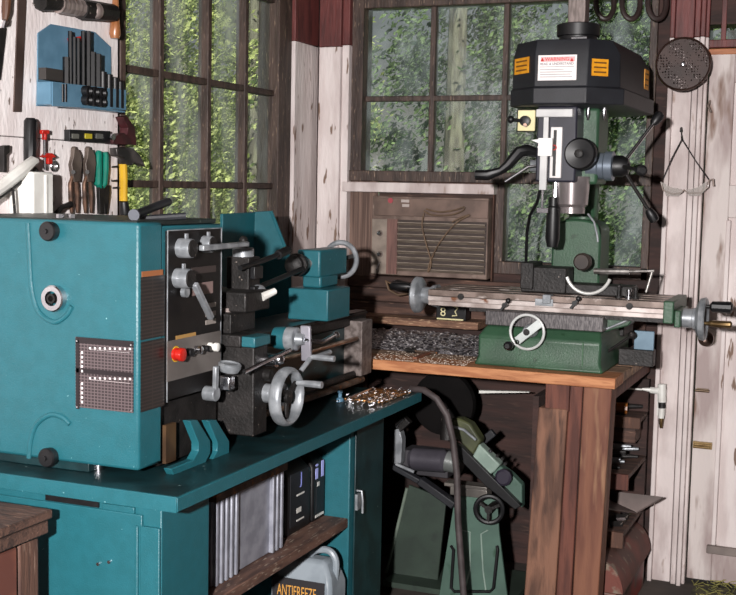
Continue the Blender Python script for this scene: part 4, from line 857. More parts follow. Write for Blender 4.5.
# column
cx_ = PY(586, 150, 4.30).x; 
MB().lathe((cx_, 4.30, 1.0), (0, 0, 1), [(0, .08), (.12, .08), (.125, .052), (1.0, .052)], 36).build('column', green, ml)
x0_, x1_ = PY(551, 260, 4.20).x, PY(600, 260, 4.20).x
b = MB(); n = 16; cm = (x0_+x1_)/2; r = (x1_-x0_)/2; zt3 = PY(575, 219, 4.2).z
pts = [(x0_, 4.20, 1.0)] + [(cm - r*math.cos(PI*i/n), 4.20, zt3 - r*.7 + r*.7*math.sin(PI*i/n)**.5) for i in range(n+1)] + [(x1_, 4.20, 1.0)]
b.prism(pts, (0, .16, 0)); b.build('column_bracket', green, ml, .008)
MB().box(x0_-.13, x1_+.09, 4.22, 4.40, .99, 1.075).build('column_foot', iron, ml, .004)
# head casting
hx0, hx1 = PY(536, 150, 3.88).x, PY(576, 150, 3.88).x
hzb = PY(556, 182, 3.88).z; hzt = PY(556, 106, 3.88).z
gx1 = PY(598, 150, 3.98).x
MB().box(hx0, hx1, 3.88, 4.06, hzb, hzt).build('head_front', mat('dark_head_paint', '#2a2a35', '#22222c', .4, scale=10), ml, .006)
MB().box(hx0+.01, gx1, 3.98, 4.14, hzb-.005, hzt).build('head_casting', green, ml, .01)
for u in (588, 604):
    p = PY(u, 117, 3.97); MB().tube([p+V((0, 0, .04)), p+V((0, -.002, .01)), p+V((0, 0, -.01))], [.006, .008, .003]).build('motor_bolt', chrome, ml)
# belt cover
zt4, zl1, zl0 = PY(560, 40, 3.84).z, PY(556, 86, 3.78).z, PY(556, 103, 3.78).z
def plan(sh):
    a = PY(531, 90, 3.80); bq = PY(588, 90, 3.80); l = PY(513, 90, 3.93)
    xr = bq.x + .10
    return [(a.x+.01, 3.79+sh*.6), (bq.x-.004, 3.79+sh*.6), (xr-sh, 3.875+sh*.3), (xr-sh+.01, 4.38-sh), (xr-.10, 4.47-sh), (l.x+.12, 4.47-sh), (l.x+sh*.35, 4.25), (l.x+sh*.35, 3.90+sh*.3)]
def rg(sh, z, dz=0): return [(x, y, z - (dz*(y-3.9) if y > 3.95 else 0)) for x, y in plan(sh)]
cvb = MB().loft([rg(.012, zl0-.004), rg(.0, zl0), rg(.0, zl1-.004), rg(.014, zl1), rg(.018, zt4-.045), rg(.045, zt4)]).build('belt_cover', blackp, ml, .004)
# labels on the cover
yl = 3.79+.018*.6-.0025
def on(u, v, y=yl): return PY(u, v, y)
lp = MB().box(on(538, 70).x, on(576.5, 70).x, yl, yl+.003, on(557, 80.3).z, on(557, 55).z).build('warning_label', pinkish, cvb, label='white warning label with a pink heading')
MB().box(on(540.5, 70).x, on(574.5, 70).x, yl-.0008, yl+.001, on(557, 61.5).z, on(557, 56.8).z).build('label_heading', pinkhd, lp)
text('WARNING', 'lettering', red, lp, on(545, 61)+V((0, -.001, 0)), (1, 0, 0), (0, 0, 1), .011, width=on(569, 60).x-on(545, 60).x, label='red heading letters')
ink = mat('ink_grey', '#55505a', rough=.6)
text('READ & UNDERSTAND', 'lettering', ink, lp, on(540.5, 65.3)+V((0, -.001, 0)), (1, 0, 0), (0, 0, 1), .008, width=on(573.5, 60).x-on(540.5, 60).x)
b = MB()
for v, w_ in ((67, 1), (69.7, .7), (72.2, .95), (74.6, .9), (77, .95)):
    p = on(540, v); b.box(p.x, p.x+(on(574, 70).x-p.x)*w_, yl-.001, yl+.0005, p.z-.0006, p.z+.0006)
b.build('label_rule', ink, lp)
for u in (542.5, 572): 
    p = on(u, 59.5); MB().prism([p+V((-.006, -.0015, -.006)), p+V((.006, -.0015, -.006)), p+V((0, -.0015, .006))], (0, .001, 0)).build('warning_triangle', red, lp)
def sticker(p0, p1, nvec, nlines, h0, h1):
    # amber sticker on a slanted facet between two plan points
    p0, p1 = V(p0), V(p1); d = (p1-p0).normalized(); nrm = V(nvec).normalized()
    q = [V((p0.x, p0.y, h0)), V((p1.x, p1.y, h0)), V((p1.x, p1.y, h1)), V((p0.x, p0.y, h1))]
    s = MB().prism([a + nrm*.001 for a in q], nrm*.002).build('amber_sticker', orange_l, cvb, label='amber sticker with dark lines of print')
    b = MB()
    for i in range(nlines):
        z = h1 - (h1-h0)*(i+.8)/(nlines+.6); a, e = p0 + (p1-p0)*.12, p0 + (p1-p0)*.88
        b.prism([V((a.x, a.y, z-.0025))+nrm*.003, V((e.x, e.y, z-.0025))+nrm*.003, V((e.x, e.y, z+.0025))+nrm*.003, V((a.x, a.y, z+.0025))+nrm*.003], nrm*.0006)
    b.build('print_line', mat('amber_ink', '#6a4410', rough=.6) if 'amber_ink' not in MATS else MATS['amber_ink'], s)
PL = plan(.017)
def lerp(a, b, t): return (a[0]+(b[0]-a[0])*t, a[1]+(b[1]-a[1])*t, 0)
def nr(a, b): d = V((b[0]-a[0], b[1]-a[1], 0)); return V((d.y, -d.x, 0))
MATS['amber_ink'] = mat('amber_ink', '#6a4410', rough=.6)
zA, zB = PY(602, 76, 3.83).z, PY(602, 59, 3.83).z
sticker(lerp(PL[1], PL[2], .12), lerp(PL[1], PL[2], .62), nr(PL[1], PL[2]), 3, zA, zB)
sticker(lerp(PL[2], PL[3], .80), lerp(PL[2], PL[3], .95), nr(PL[2], PL[3]), 3, zA-.005, zB+.01)
zA, zB = PY(520, 74, 3.86).z, PY(520, 58, 3.86).z
sticker(lerp(PL[7], PL[0], .10), lerp(PL[7], PL[0], .75), nr(PL[7], PL[0]), 3, zA, zB)
# pulley cap and motor spindle on top
sp = V((PY(578, 40, 3.97).x, 3.97, zt4))
MB().lathe(sp, (0, 0, 1), [(-.01, .062), (.024, .062), (.026, .070), (.062, .070), (.066, .06), (.066, 0)], 36).build('spindle_cap', blackm, ml)
MB().box(sp.x-.008, sp.x+.045, sp.y-.066, sp.y-.05, zt4+.002, zt4+.018).build('cap_latch', chrome, ml, .002)
MB().box(sp.x-.030, sp.x+.028, sp.y-.03, sp.y+.03, zt4+.06, zt4+.32).build('drawbar_guard', mat('dull_column_plate', '#7c706c', '#5c524e', .5, .3, scale=20, stretch=(5, 5, 1)), ml, .003)
# depth scale, caliper readout
MB().box(*FB(550, 561.5, 127, 178, 3.868, .012)).build('depth_scale', mat('scale_white', '#e6e2e0', '#d8d4d2', .4), ml, .002)
MB().box(*FB(553, 556, 130, 176, 3.8665, .003)).build('scale_slot', blackm, ml)
p = PY(554, 147.5, 3.866); MB().torus(p, (0, 1, 0), .0075, .002, 16, 6).build('red_pointer', red, ml, label='red ring pointer on the white scale')
MB().box(*FB(536, 572.5, 109, 117, 3.86, .02)).build('caliper_bracket', MATS.setdefault('cal', mat('pale_caliper', '#c8c8c6', '#b0b0b0', .4, .2)), ml, .002)
MB().box(*FB(542.5, 547.5, 117, 189, 3.845, .008)).build('caliper_beam', MATS['cal'], ml, .001)
MB().box(*FB(539.5, 546.5, 150, 190, 3.842, .008)).build('caliper_beam', MATS['cal'], ml, .001)
MB().box(*FB(538, 552, 138, 156, 3.838, .012)).prism([PY(u, v, 3.84) for u, v in ((531, 140), (540, 139), (551, 141), (549, 144), (538, 143))], (0, .01, 0)).prism([PY(u, v, 3.84) for u, v in ((537, 147), (542, 142), (547, 147), (543, 156))], (0, .01, 0)).build('caliper_slider', mat('bright_caliper', '#ecebe8', '#dcdad8', .4, .1), ml, .001)
MB().box(*FB(541.2, 543.2, 188, 208, 3.845, .006)).box(*FB(536.5, 547.5, 208, 213, 3.842, .012)).build('caliper_rod', chrome, ml, .001)
# switch plate
sw = MB().box(*FB(517.5, 535, 110, 131, 3.90, .02)).build('switch_plate', cream, ml, .003)
MB().box(*FB(516.5, 535.5, 109, 132, 3.905, .02)).build('switch_backing', blackm, sw, .003)
p = PY(525, 121, 3.89)
MB().lathe(p+V((0, .012, 0)), (0, -1, 0), [(0, .018), (.02, .017), (.022, .012), (.022, 0)]).tube([p, PY(514, 120, 3.87)], .006).ball(PY(511, 119.5, 3.87), .012).build('switch_knob', blackm, sw)
MB().cyl(PY(525, 125, 3.87), PY(525, 125, 3.866), .006).build('switch_indicator', copper, sw)
# fine-feed black handwheel on the front
p = PY(582, 154, 3.90)
fk = MB().lathe(p+V((0, .09, 0)), (0, -1, 0), [(0, .03), (.08, .03), (.085, .045), (.095, .052), (.12, .052), (.128, .046), (.124, .03), (.12, .012), (.13, .010), (.13, 0)], 36).build('fine_feed_wheel', blackm, ml)
MB().lathe(p+V((.0, -.04, 0)), (0, -1, 0), [(0, .014), (.012, .014), (.014, .01), (.014, 0)]).build('wheel_centre', iron, fk)
# feed hub with three levers, axis +X
p = PY(597, 166, 4.02); hb0 = V((p.x, 4.02, p.z))
MB().lathe(hb0-V((.03, 0, 0)), (1, 0, 0), [(0, .048), (.035, .048), (.04, .044), (.055, .044), (.06, .049), (.085, .049), (.088, .04), (.088, 0)], 36).build('feed_dial', mat('blue_grey_metal', '#8c96a2', '#727c88', .35, .5), ml)
h1 = hb0+V((.055, 0, 0)); hub = MB().lathe(h1, (1, 0, 0), [(0, .036), (.03, .036), (.05, .024), (.055, .012), (.055, 0)]).ball(h1+V((.045, -.01, .0)), .014).build('feed_hub', blackm, ml)
h2 = h1+V((.025, 0, 0))
for (u, v, y) in ((656, 120, 4.10), (651, 214, 4.08), (640, 170, 3.83)):
    e = PY(u, v, y); d = (e-h2).normalized()
    k = MB().tube([h2+d*.02, e], .0062).build('feed_lever', chrome if v == 120 else iron, hub)
    MB().tube([e-d*.02, e-d*.012, e+d*.006, e+d*.024, e+d*.03], [.009, .014, .018, .017, .010]).build('lever_knob', blackm, k)
# left hand levers
a = PY(537, 153, 3.94); 
MB().tube([a, PY(527, 150, 3.92), PY(519, 152, 3.91), PY(507, 166, 3.89), PY(499, 172, 3.88)], [.016, .02, .021, .017, .012]).tube([PY(500, 171, 3.88), PY(488, 175, 3.87), PY(476, 175, 3.87)], [.013, .018, .017]).build('drill_lever', blackm, ml)
MB().tube([PY(536, 166, 3.93), PY(528, 167, 3.92), PY(505, 182, 3.90)], .0055).build('lock_handle', chrome, ml)
MB().cyl(PY(540, 166, 3.96), PY(530, 166, 3.95), .02).build('lock_boss', alu, ml)
# quill and chuck
qx = PY(572, 190, 3.97).x; hz = hzb
qz = PY(562, 213, 3.97).z
MB().lathe((qx, 3.97, hz-.0), (0, 0, -1), [(-.02, .060), (.02, .057), (hz-qz-.03, .054), (hz-qz-.02, .045), (hz-qz, .045)], 32).build('quill', mat('bright_quill', '#b0a8a8', '#8a8282', .25, .6), ml)
cz0, cz1 = PY(556, 206, 3.97).z, PY(556, 247, 3.97).z
cq = PY(556, 220, 3.97).x
ck = MB().lathe((cq, 3.93, cz0+.03), (0, 0, -1), [(0, .016), (.03, .016), (.035, .022), (cz0-cz1-.0, .024), (cz0-cz1+.028, .018), (cz0-cz1+.03, .006)]).build('boring_holder', blackm, ml)
MB().tube([(cq+.005, 3.93, cz0+.03), (cq+.005, 3.93, cz0+.10)], .010).build('boring_shank', chrome, ck)
MB().tube([PY(588, 214, 3.98), PY(594, 222, 3.97), PY(597, 234, 3.965), PY(598, 242, 3.96)], .0035).build('coolant_wire', alu, ml)
MB().tube([PY(540, 190, 3.95), PY(537, 203, 3.97), PY(530, 215, 4.02), PY(527, 232, 4.06), PY(526, 262, 4.1), PY(525, 276, 4.15)], .0055).build('power_cord', blackm, ml)
# vise on table
vx = thing('machine_vise', (-.97, 4.1, tz1), 'dark iron swivel vise clamped on the milling machine table', 'vise')
vz = tz1+.0015
x0_, x1_ = PY(521, 280, 4.05).x, PY(566, 280, 4.05).x
MB().box(x0_, x1_, 4.05, 4.16, vz, PY(540, 267, 4.05).z+.0).build('vise_body', iron, vx, .004)
MB().box(x0_, x0_+.045, 4.04, 4.17, vz+.01, PY(540, 263, 4.05).z).build('vise_jaw', iron, vx, .003)
pc = PY(590, 266, 4.03); r_ = .067
MB().box(x1_-.01, pc.x+.14, 4.06, 4.16, vz, vz+.035).build('vise_base', iron, vx, .003)
pa = PY(588.5, 271, 4.03); MB().tube([pa + V((math.cos(math.radians(a))*.077, 0, math.sin(math.radians(a))*.077)) for a in range(-162, -10, 8)], .006).build('angle_scale', mat('white_metal_arc', '#d8d8d4', '#c4c4c0', .4, .3), vx)
MB().lathe((pc.x-.03, 4.06, pc.z+.012), (0, -1, 0), [(0, .030), (.02, .030), (.024, .024), (.03, .024)]).build('swivel_disc', mat('dark_rust_disc', '#3c322c', '#2a2320', .5, .3), vx)
a = PY(594, 271, 4.0); e = PY(645, 272, 4.0)
MB().tube([a, a+(e-a)*.7], .010).tube([a+(e-a)*.6, PY(654, 271, 4.0)], .005).tube([PY(652, 272, 4.0), PY(646, 292, 4.0)], .0045).build('vise_handle', mat('worn_handle_steel', '#a8a4a0', '#6c6864', .3, .7, scale=30), vx)
for j, (u, v, h, lab) in enumerate(((619, 290, .035, 'left'), (629, 289, .022, 'middle'), (636, 289, .03, 'right'))):
    p = PY(u, v, 4.02); tag(MB().lathe((p.x, 4.02, tz1), (0, 0, 1), [(0, .013), (.008, .013), (.008, .006), (h, .006), (h+.001, .009), (h+.008, .009)], 12).build('clamp_stud', chrome if j == 1 else iron), 'small clamp stud standing on the mill table right of the vise, %s of three' % lab, 'stud', 'clamp studs on the mill table')
# blue plate on bench right of mill
x0_, x1_ = PY(634, 340, 4.15).x, PY(654, 340, 4.15).x
t = thing('steel_bracket', (x0_, 4.15, .90), 'light blue grey steel plate standing on the bench right of the mill base', 'plate')
MB().box(x0_, x1_, 4.15, 4.16, PY(644, 350, 4.15).z, PY(644, 331, 4.15).z).build('plate', ltblue, t, .002)
MB().box(x0_-.05, x1_, 4.145, 4.20, .9, PY(644, 350, 4.15).z).build('plate_base', iron, t, .002)
p = PY(632, 335, 4.08); tag(MB().tube([(p.x-.1, 4.0, .935), p, p+V((.004, 0, .004))], [.004, .005, .002]).ball(p, .014).build('lever_rod', iron), 'dark rod with a ball end on the bench before the blue grey plate', 'lever')
tag(MB().box(x1_-.10, -.735, 4.24, 4.5, .9005, .95).build('wood_block', brownh, None, .004), 'dark wood block on the bench corner behind the blue grey plate', 'block')
# yellow-black thing on the ledge (below AC)
x_ = FB(436, 466, 301, 321, 4.52, .05)
t = thing('relay_box', ((x_[0]+x_[1])/2, 4.54, x_[4]), 'small black electrical box with cream markings on the ledge under the air conditioner', 'box')
MB().box(x_[0], x_[1], 4.52, 4.58, led_z, x_[5]).build('box_body', blackm, t, .004)
text('8', 'lettering', cream, t, V((PY(440, 315, 4.515).x, 4.5195, PY(440, 316, 4.515).z)), (1, 0, 0), (0, 0, 1), .035)
p = PY(455, 311, 4.518); MB().tube([p+V((-.01, 0, .02)), p+V((.012, 0, .012)), p+V((0, 0, -.002)), p+V((.008, 0, -.018)), p+V((-.012, 0, -.02))], .003).box(x_[0]+.005, x_[1]-.01, 4.517, 4.521, x_[4]+.004, x_[4]+.01).build('cream_mark', cream, t)
# ================================================================= AIR CONDITIONER
ac = thing('air_conditioner', ((acx0+acx1)/2, 4.6, PY(430, 278, 4.58).z), 'old brown window air conditioner set in the boarded part below the back window sill', 'air conditioner')
az0, az1 = PY(430, 277, 4.58).z, PY(430, 197, 4.58).z
MB().box(acx0, acx1, 4.575, WB-.001, az0, az1).build('housing', acm, ac, .004)
MB().box(*FB(374, 488, 199, 217, 4.57, .006)).build('top_panel', mat('ac_top_panel', '#776258', '#5f4e46', .5, .2, scale=10), ac, .002)
p = PY(390.5, 200.5, 4.567); MB().lathe(p, (0, -1, 0), [(0, .011), (.002, .011), (.002, 0)]).build('red_badge', mat('dull_red', '#a0444c', rough=.4), ac, label='round dull red badge')
MB().box(*FB(401, 409, 199.5, 202.5, 4.566, .005)).box(*FB(402, 409, 204, 207, 4.566, .005)).build('white_badge', mat('dull_white', '#b0a49e', rough=.4), ac, .001, 'pale two-line badge')
cp = MB().box(*FB(371.5, 397, 219, 274, 4.562, .014)).build('control_panel', acp, ac, .002)
MB().box(*FB(386.5, 397, 219, 274, 4.560, .003)).build('woodgrain_strip', mat('ac_reddish_strip', '#7a5850', '#614640', .5, scale=8, stretch=(10, 10, 1)), cp)
for v in (233, 254):
    p = PY(380, v, 4.561); k = MB().lathe(p, (0, -1, 0), [(0, .013), (.004, .012), (.016, .009), (.018, .007), (.018, 0)]).build('control_knob', chrome, cp)
p = PY(380, 262, 4.555); MB().tube([p, PY(376, 270, 4.553)], .0018).build('pointer', chrome, cp)
MB().box(*FB(398, 486, 221, 273, 4.573, .002)).build('grille_back', mat('grille_shadow', '#3a2f2a', rough=.7), ac)
b = MB(); 
for i in range(9):
    z = PY(440, 224 + i*5.8, 4.57).z; xa_, xb2 = PY(398, 245, 4.57).x, PY(485, 245, 4.57).x
    b.prism([(xa_, 4.558, z+.003), (xa_, 4.572, z-.008), (xa_, 4.572, z-.010), (xa_, 4.558, z+.0005)], (xb2-xa_, 0, 0))
b.build('louvre', slat, ac, smooth=False)
t = (MB().tube([PY(424, 213, 4.55), PY(422, 225, 4.545), PY(425, 240, 4.54), PY(431, 262, 4.54), PY(428, 272, 4.54), PY(430, 262, 4.542), PY(440, 242, 4.54), PY(456, 223, 4.545), PY(470, 215, 4.55), PY(462, 217, 4.55), PY(452, 222, 4.548)], .003, sm=4).build('power_cord', cord_m, ac, 0, 'brown cord dangling in a loop over the louvres'))
(MB().tube([PY(424, 211, 4.555), PY(432, 215, 4.55), PY(450, 215, 4.55), PY(462, 211, 4.55), PY(464, 207, 4.55), PY(455, 210, 4.55), PY(440, 212, 4.552), PY(426, 209, 4.555)], .003, sm=4).build('power_cord', cord_m, ac, 0, 'flat loop of brown cord across the top panel'))
t = thing('power_plug', PY(400, 286, 4.5), 'black power plug with brown cord beside the table handwheel', 'plug')
MB().tube([PY(392, 284, 4.52), PY(396, 285, 4.52), PY(410, 288, 4.52)], [.012, .024, .022]).build('plug_body', blackm, t)
MB().tube([PY(392, 284, 4.52), PY(386, 281, 4.53), PY(389, 290, 4.53), PY(398, 295, 4.53), PY(410, 293, 4.53)], .005).build('plug_cord', cord_m, t)
# ================================================================= UNDER THE BENCH: metal cutting bandsaw
bs = thing('bandsaw', (-1.45, 4.2, 0), 'green horizontal metal bandsaw on a sheet steel stand under the workbench', 'bandsaw')
def quad(nm, pts, y, d, m, bev=.002, par=None, lab=None):
    return MB().prism([PY(u, v, y) for u, v in pts], (0, d, 0)).build(nm, m, par or bs, bev, lab)
def toz(a, b, y, z=0):
    A, B = PY(*a, y), PY(*b, y); t = (z-A.z)/(B.z-A.z); return A + (B-A)*t
ys = 4.02
A_, B_, C_, D_ = PY(455, 496, ys), PY(497, 498, ys), toz((499, 533), (507, 595), ys), toz((453, 500), (439, 595), ys)
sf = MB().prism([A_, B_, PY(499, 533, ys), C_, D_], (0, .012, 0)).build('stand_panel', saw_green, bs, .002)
for pts in (((461, 530), (470, 532), (470, 570), (464, 592)), ((488, 530), (481, 534), (483, 570), (486, 592))):
    MB().tube([PY(u, v, ys-.001) for u, v in pts], .003).build('panel_crease', lgreen, sf)
MB().tube([PY(451, 546, ys-.012), PY(453.5, 550, ys-.02), PY(451, 588, ys-.02), PY(454, 591.5, ys-.02), PY(490, 591.5, ys-.02), PY(493.5, 588, ys-.02), PY(497.5, 550, ys-.02), PY(497, 546, ys-.012)], .0055).build('stand_handle', blackm, bs)
yq = 4.14
A_, B_ = PY(409, 485, yq), PY(446, 500, yq); D_, C_ = toz((409, 485), (382, 590), yq), toz((446, 500), (436, 595), yq)
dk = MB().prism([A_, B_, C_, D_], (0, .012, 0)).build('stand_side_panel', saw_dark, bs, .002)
MB().tube([PY(407, 488, yq-.003), D_+(PY(407, 488, yq)-D_)*.1], .006).build('panel_edge', mat('pale_edge', '#7a8678', '#5a665c', .5), dk)  # edge drawn paler than the panel
MB().box(*FB(402, 448, 452, 476, 4.1, .10)).build('saw_deck', mat('grey_deck', '#4c4a4e', '#38363a', .5, .3), bs, .003)
MB().tube([PY(410, 459, 4.06), PY(414, 459, 4.06), PY(444, 461, 4.06), PY(448, 461, 4.06)], [.03, .042, .042, .03], 24).build('motor', mat('motor_grey', '#57545c', '#434048', .45, .3), bs)
MB().tube([PY(447, 461, 4.05), PY(462, 465, 4.05)], [.038, .034], 24).build('motor_end', mat('motor_end_grey', '#8a8d8c', '#6c706e', .4, .3), bs)
quad('end_bracket', ((394, 430), (399, 428), (402, 440), (401, 462), (397, 470), (392, 462)), 4.05, .04, alu)
quad('vise_clamp', ((394, 424), (404, 417), (410, 423), (399, 433)), 4.05, .03, iron); MB().tube([PY(396, 427, 4.04), PY(404, 419, 4.04)], .004).build('clamp_screw', chrome, bs)
MB().bar(PY(393, 466, 4.0), PY(425, 484, 4.0), .02, .03, (0, 1, 0)).bar(PY(420, 480, 4.0), PY(455, 505, 4.0), .028, .04, (0, 1, 0)).build('feed_arm', blackp, bs, .004)
MB().tube([PY(396, 464, 3.99), PY(414, 472, 3.99)], .006).build('arm_rod', alu, bs)
MB().box(*FB(444, 487, 485, 488.5, 4.0, .06)).box(*FB(450, 487, 488.5, 497, 4.01, .06)).build('saw_bed', mat('bed_grey', '#86807a', '#5c5854', .4, .5), bs, .002)
# bow
MB().prism([PY(u, v, 4.02) for u, v in ((448, 420), (458, 418), (470, 424), (481, 441), (473, 456), (455, 438))], (0, .06, 0)).build('blade_guard', olive, bs, .008)
MB().prism([PY(u, v, 4.0) for u, v in ((479, 444), (500, 465), (494, 472), (488, 476), (472, 457))], (0, .05, 0)).build('blade_cover', lgreen, bs, .005)
MB().prism([PY(u, v, 3.99) for u, v in ((472, 457), (489, 474), (486, 477), (469, 461))], (0, .05, 0)).build('cover_lip', alu, bs, .002)
MB().prism([PY(u, v, 4.01) for u, v in ((500, 466), (511, 474), (522, 485), (522, 508), (506, 494), (490, 477), (494, 472))], (0, .04, 0)).build('bow_end', saw_green, bs, .004)
MB().prism([PY(u, v, 3.985) for u, v in ((450, 440), (462, 447), (521, 506), (515, 510), (484, 485), (452, 452))], (0, .03, 0)).build('bow_frame', blackm, bs, .003)
MB().tube([PY(452, 426, 4.0), PY(464, 430, 3.99), PY(476, 440, 3.99)], .005).build('bow_spring', alu, bs)
p = PY(504, 477, 3.97); MB().lathe(p+V((0, .03, 0)), (0, -1, 0), [(0, .012), (.015, .014), (.018, .028), (.04, .030), (.046, .022)], 12).build('tension_knob', mat('purple_black_knob', '#2c2834', rough=.4), bs)
for u, v in ((490, 451), (497, 456), (502, 459), (505, 464)):
    p = PY(u, v, 4.0); MB().cyl(p+V((0, .02, 0)), p, .006, n=8).build('cover_screw', chrome if u == 490 else iron, bs)
wc = PY(489, 509.5, 3.95)
vw = MB().torus(wc, (.25, -1, 0), .047, .0085, 32, 8).build('vise_handwheel', blackm, bs)
b = MB()
for a in (.5, .5+2*PI/3, .5+4*PI/3): b.bar(wc, wc+V((math.cos(a), 0, math.sin(a)))*.045, .010, .014, (0, 1, 0))
b.cyl(wc+V((0, .07, 0)), wc-V((0, .008, 0)), .014); b.build('handwheel_hub', iron, vw)
MB().lathe(PY(446, 402, 4.28), (0, -1, 0), [(0, .12), (.04, .12), (.05, .10), (.05, .03), (.065, .03), (.065, 0)], 40).build('drive_pulley', mat('sooty_black', '#0e0d0d', '#141212', .9, spec=.1), bs)
MB().bar(PY(470, 452, 4.15), PY(494, 432, 4.15), .03, .02, (0, 1, 0)).build('belt_arm', blackp, bs, .004)
MB().box(-1.60, -1.1, 4.04, 4.38, .02, .04).build('stand_base', saw_dark, bs)
MB().cyl(PY(448, 405, 4.26), PY(448, 440, 4.24), .03).build('pivot_post', iron, bs)
tag(MB().tube([PZ(411, 389, .808), PY(424, 390, 3.80), PY(437, 399, 3.79), PY(447, 415, 3.79), PY(453, 440, 3.80), PY(457, 475, 3.80), PY(458, 520, 3.80), PY(461, 560, 3.80), PY(464, 600, 3.80), PY(466, 650, 3.80)], .0115, 14).build('rubber_hose', rubber), 'grey rubber hose curving down from the teal tray in front of the bandsaw', 'hose')
tag(MB().prism([PY(479, 390.5, 4.3), PY(529, 391.8, 4.3), PY(529, 392.6, 4.3), PY(479, 393.3, 4.3)], (0, .02, 0)).build('white_strip', white), 'thin white strip fixed flat under the workbench top above the bandsaw', 'strip')
# ================================================================= SHELVES right under bench
sh_ = thing('shelf_unit', (-.85, 4.3, 0), 'narrow unit of brown plank shelves built under the right end of the workbench', 'shelf unit')
SX = -.742; shelves = []
for (u, v0, v1) in ((640, 419, 429), (628, 476, 493), (623, 534, 549)):
    p = PX(u, (v0+v1)/2, SX); 
    y = p.y; y = min(max(y, 3.95), 4.45)
    shelves.append((y, PX(u, v1, SX).z, PX(u, v0, SX).z))
sx0 = -1.02
for i, (y, z0, z1) in enumerate(shelves):
    z0 = max(z0, z1-.045); shelves[i] = (y, z0, z1)
    MB().box(sx0, SX, y+.015, 4.595, z1-.018, z1).build('shelf_board', brownh, sh_, .003)
    MB().box(sx0, SX, y-.004, y+.014, z0-(.01 if i else 0), z1+.002).build('shelf_front', (post, redpost, post)[i], sh_, .002)
p = PX(628, 432, SX); 
MB().box(sx0, SX-.02, shelves[0][0]+.03, 4.59, shelves[0][2]-.10, shelves[0][2]-.02).build('shelf_bracket', brownh, sh_, .002)
MB().box(sx0-.02, sx0, 4.0, 4.60, 0.02, .79).build('shelf_side', dwall, sh_)
MB().box(sx0, SX, 4.57, 4.597, 0.02, .79).build('shelf_back', dwall, sh_)
# things on the shelves
y, z0, z1 = shelves[0]
tag(MB().tube([(SX-.10, y+.06, z1+.022), (SX-.06, y+.065, z1+.022)], [.02, .022]).build('amber_bottle', mat('amber_wood', '#b0703a', '#8c5428', .3)), 'small orange brown cylinder lying on the top plank shelf', 'cylinder')
tag(MB().lathe((SX-.145, y+.05, z1), (0, 0, 1), [(0, .022), (.05, .022), (.056, .012), (.075, .012)]).build('metal_can', blackp), 'small dark can standing on the top plank shelf', 'can')
tag(MB().tube([(SX-.17, y+.10, z1+.018), (SX-.02, y+.16, z1+.018)], [.016, .008]).build('grey_punch', iron), 'dark grey punch lying behind the can on the top plank shelf', 'punch')
y, z0, z1 = shelves[1]
rnd = random.Random(4)
for i in range(8):
    yy = y + .03 + i*.035; xx = SX - .16 + rnd.uniform(-.02, .02); zz = z1 + .010 + (i % 3)*.022
    o = tag(MB().tube([(xx, yy, zz), (xx+.06, yy+.006, zz+.002), (xx+.13, yy+.02, zz+.004)], [.009, .010, .006]).build('chrome_socket_bar', alu if i % 2 else iron), '', 'wrench', 'wrenches heaped on the middle shelf')
    o['label'] = 'dark and chrome wrenches heaped on the middle plank shelf'
y, z0, z1 = shelves[2]
o = thing('parts_tray', (SX-.1, y+.1, z1), 'small light grey parts drawer at the front of the bottom plank shelf', 'tray')
MB().box(SX-.15, SX-.075, y+.004, y+.09, z1+.001, z1+.05).build('drawer_box', mat('pale_grey_drawer', '#a4b0b4', '#8c989c', .4), o, .003)
tag(MB().lathe((SX-.13, y+.15, z1), (0, 0, 1), [(0, .035), (.10, .035), (.11, .028), (.125, .028)]).build('glass_jar', mat('jar_glassy', '#8c98a0', '#5c666c', .1, .4)), 'shiny jar of small parts standing behind the grey drawer', 'jar')
for i in range(4): tag(MB().cyl((SX-.06+.012*(i % 2), y+.06+.05*i, z1+.012), (SX-.02, y+.08+.05*i, z1+.012), .011, n=6).build('steel_fitting', chrome if i % 2 else iron), 'small hexagonal steel fittings lying on the bottom plank shelf', 'fitting', 'hex fittings on the bottom shelf')
pts = [PY(u, v, 4.25) for u, v in ((619, 499), (663, 497), (640, 509), (619, 516))]
zz_ = z1 + .155
a = PX(604, 500, SX-.10)
q = [V((SX-.16, y+.02, z1+.125)), V((PX(663, 497, SX+.06).x, PX(663, 497, SX+.06).y, PX(663, 497, SX+.06).z)), V((SX-.0, y+.03, z1+.06))]
tag(MB().prism([V((SX-.20, 4.42, PY(663, 497, 4.42).z)), PY(663, 497, 4.42), PX(636, 512, SX), V((SX-.10, 4.15, PX(622, 512, SX).z))], (0, 0, -.006)).build('steel_triangle', mat('dark_sheet', '#5a4c48', '#3e3430', .5, .4)), 'thin dark triangular steel sheet poking out of the shelves towards the door casing', 'steel sheet')
# red toolbox
rt = thing('toolbox', (-.85, 4.05, 0), 'faded red metal toolbox with a dusty rounded lid below the plank shelves', 'toolbox')
x0_, x1_ = PY(585, 590, 3.94).x, PY(600, 590, 3.94).x
yl0 = 3.99
rx1 = PY(653, 575, yl0+.12).x
lt_ = PY(630, 550, 4.15).z; rz = lt_-.11
MB().box(-.98, -.745+.02, yl0, 4.54, .0, rz).build('toolbox_body', dust_red, rt, .006)
lidp = []
zl_ = PX(655, 562, -.725).z
for i in range(9):
    a = PI/2*i/8; lidp.append((-.80+.095*math.sin(a), rz+ .11*math.cos(a)))
b = MB(); pr_ = [(-.98, rz+.001)] + [(-.98, rz+.11)] + lidp + [(-.705, rz+.001)]
b.prism([(x, yl0+.0, z) for x, z in pr_], (0, .56, 0)); b.build('toolbox_lid', dusty, rt, .004)
MB().box(-.90, -.79, yl0-.004, yl0, rz-.03, rz+.02).build('hasp', red, rt, .002)
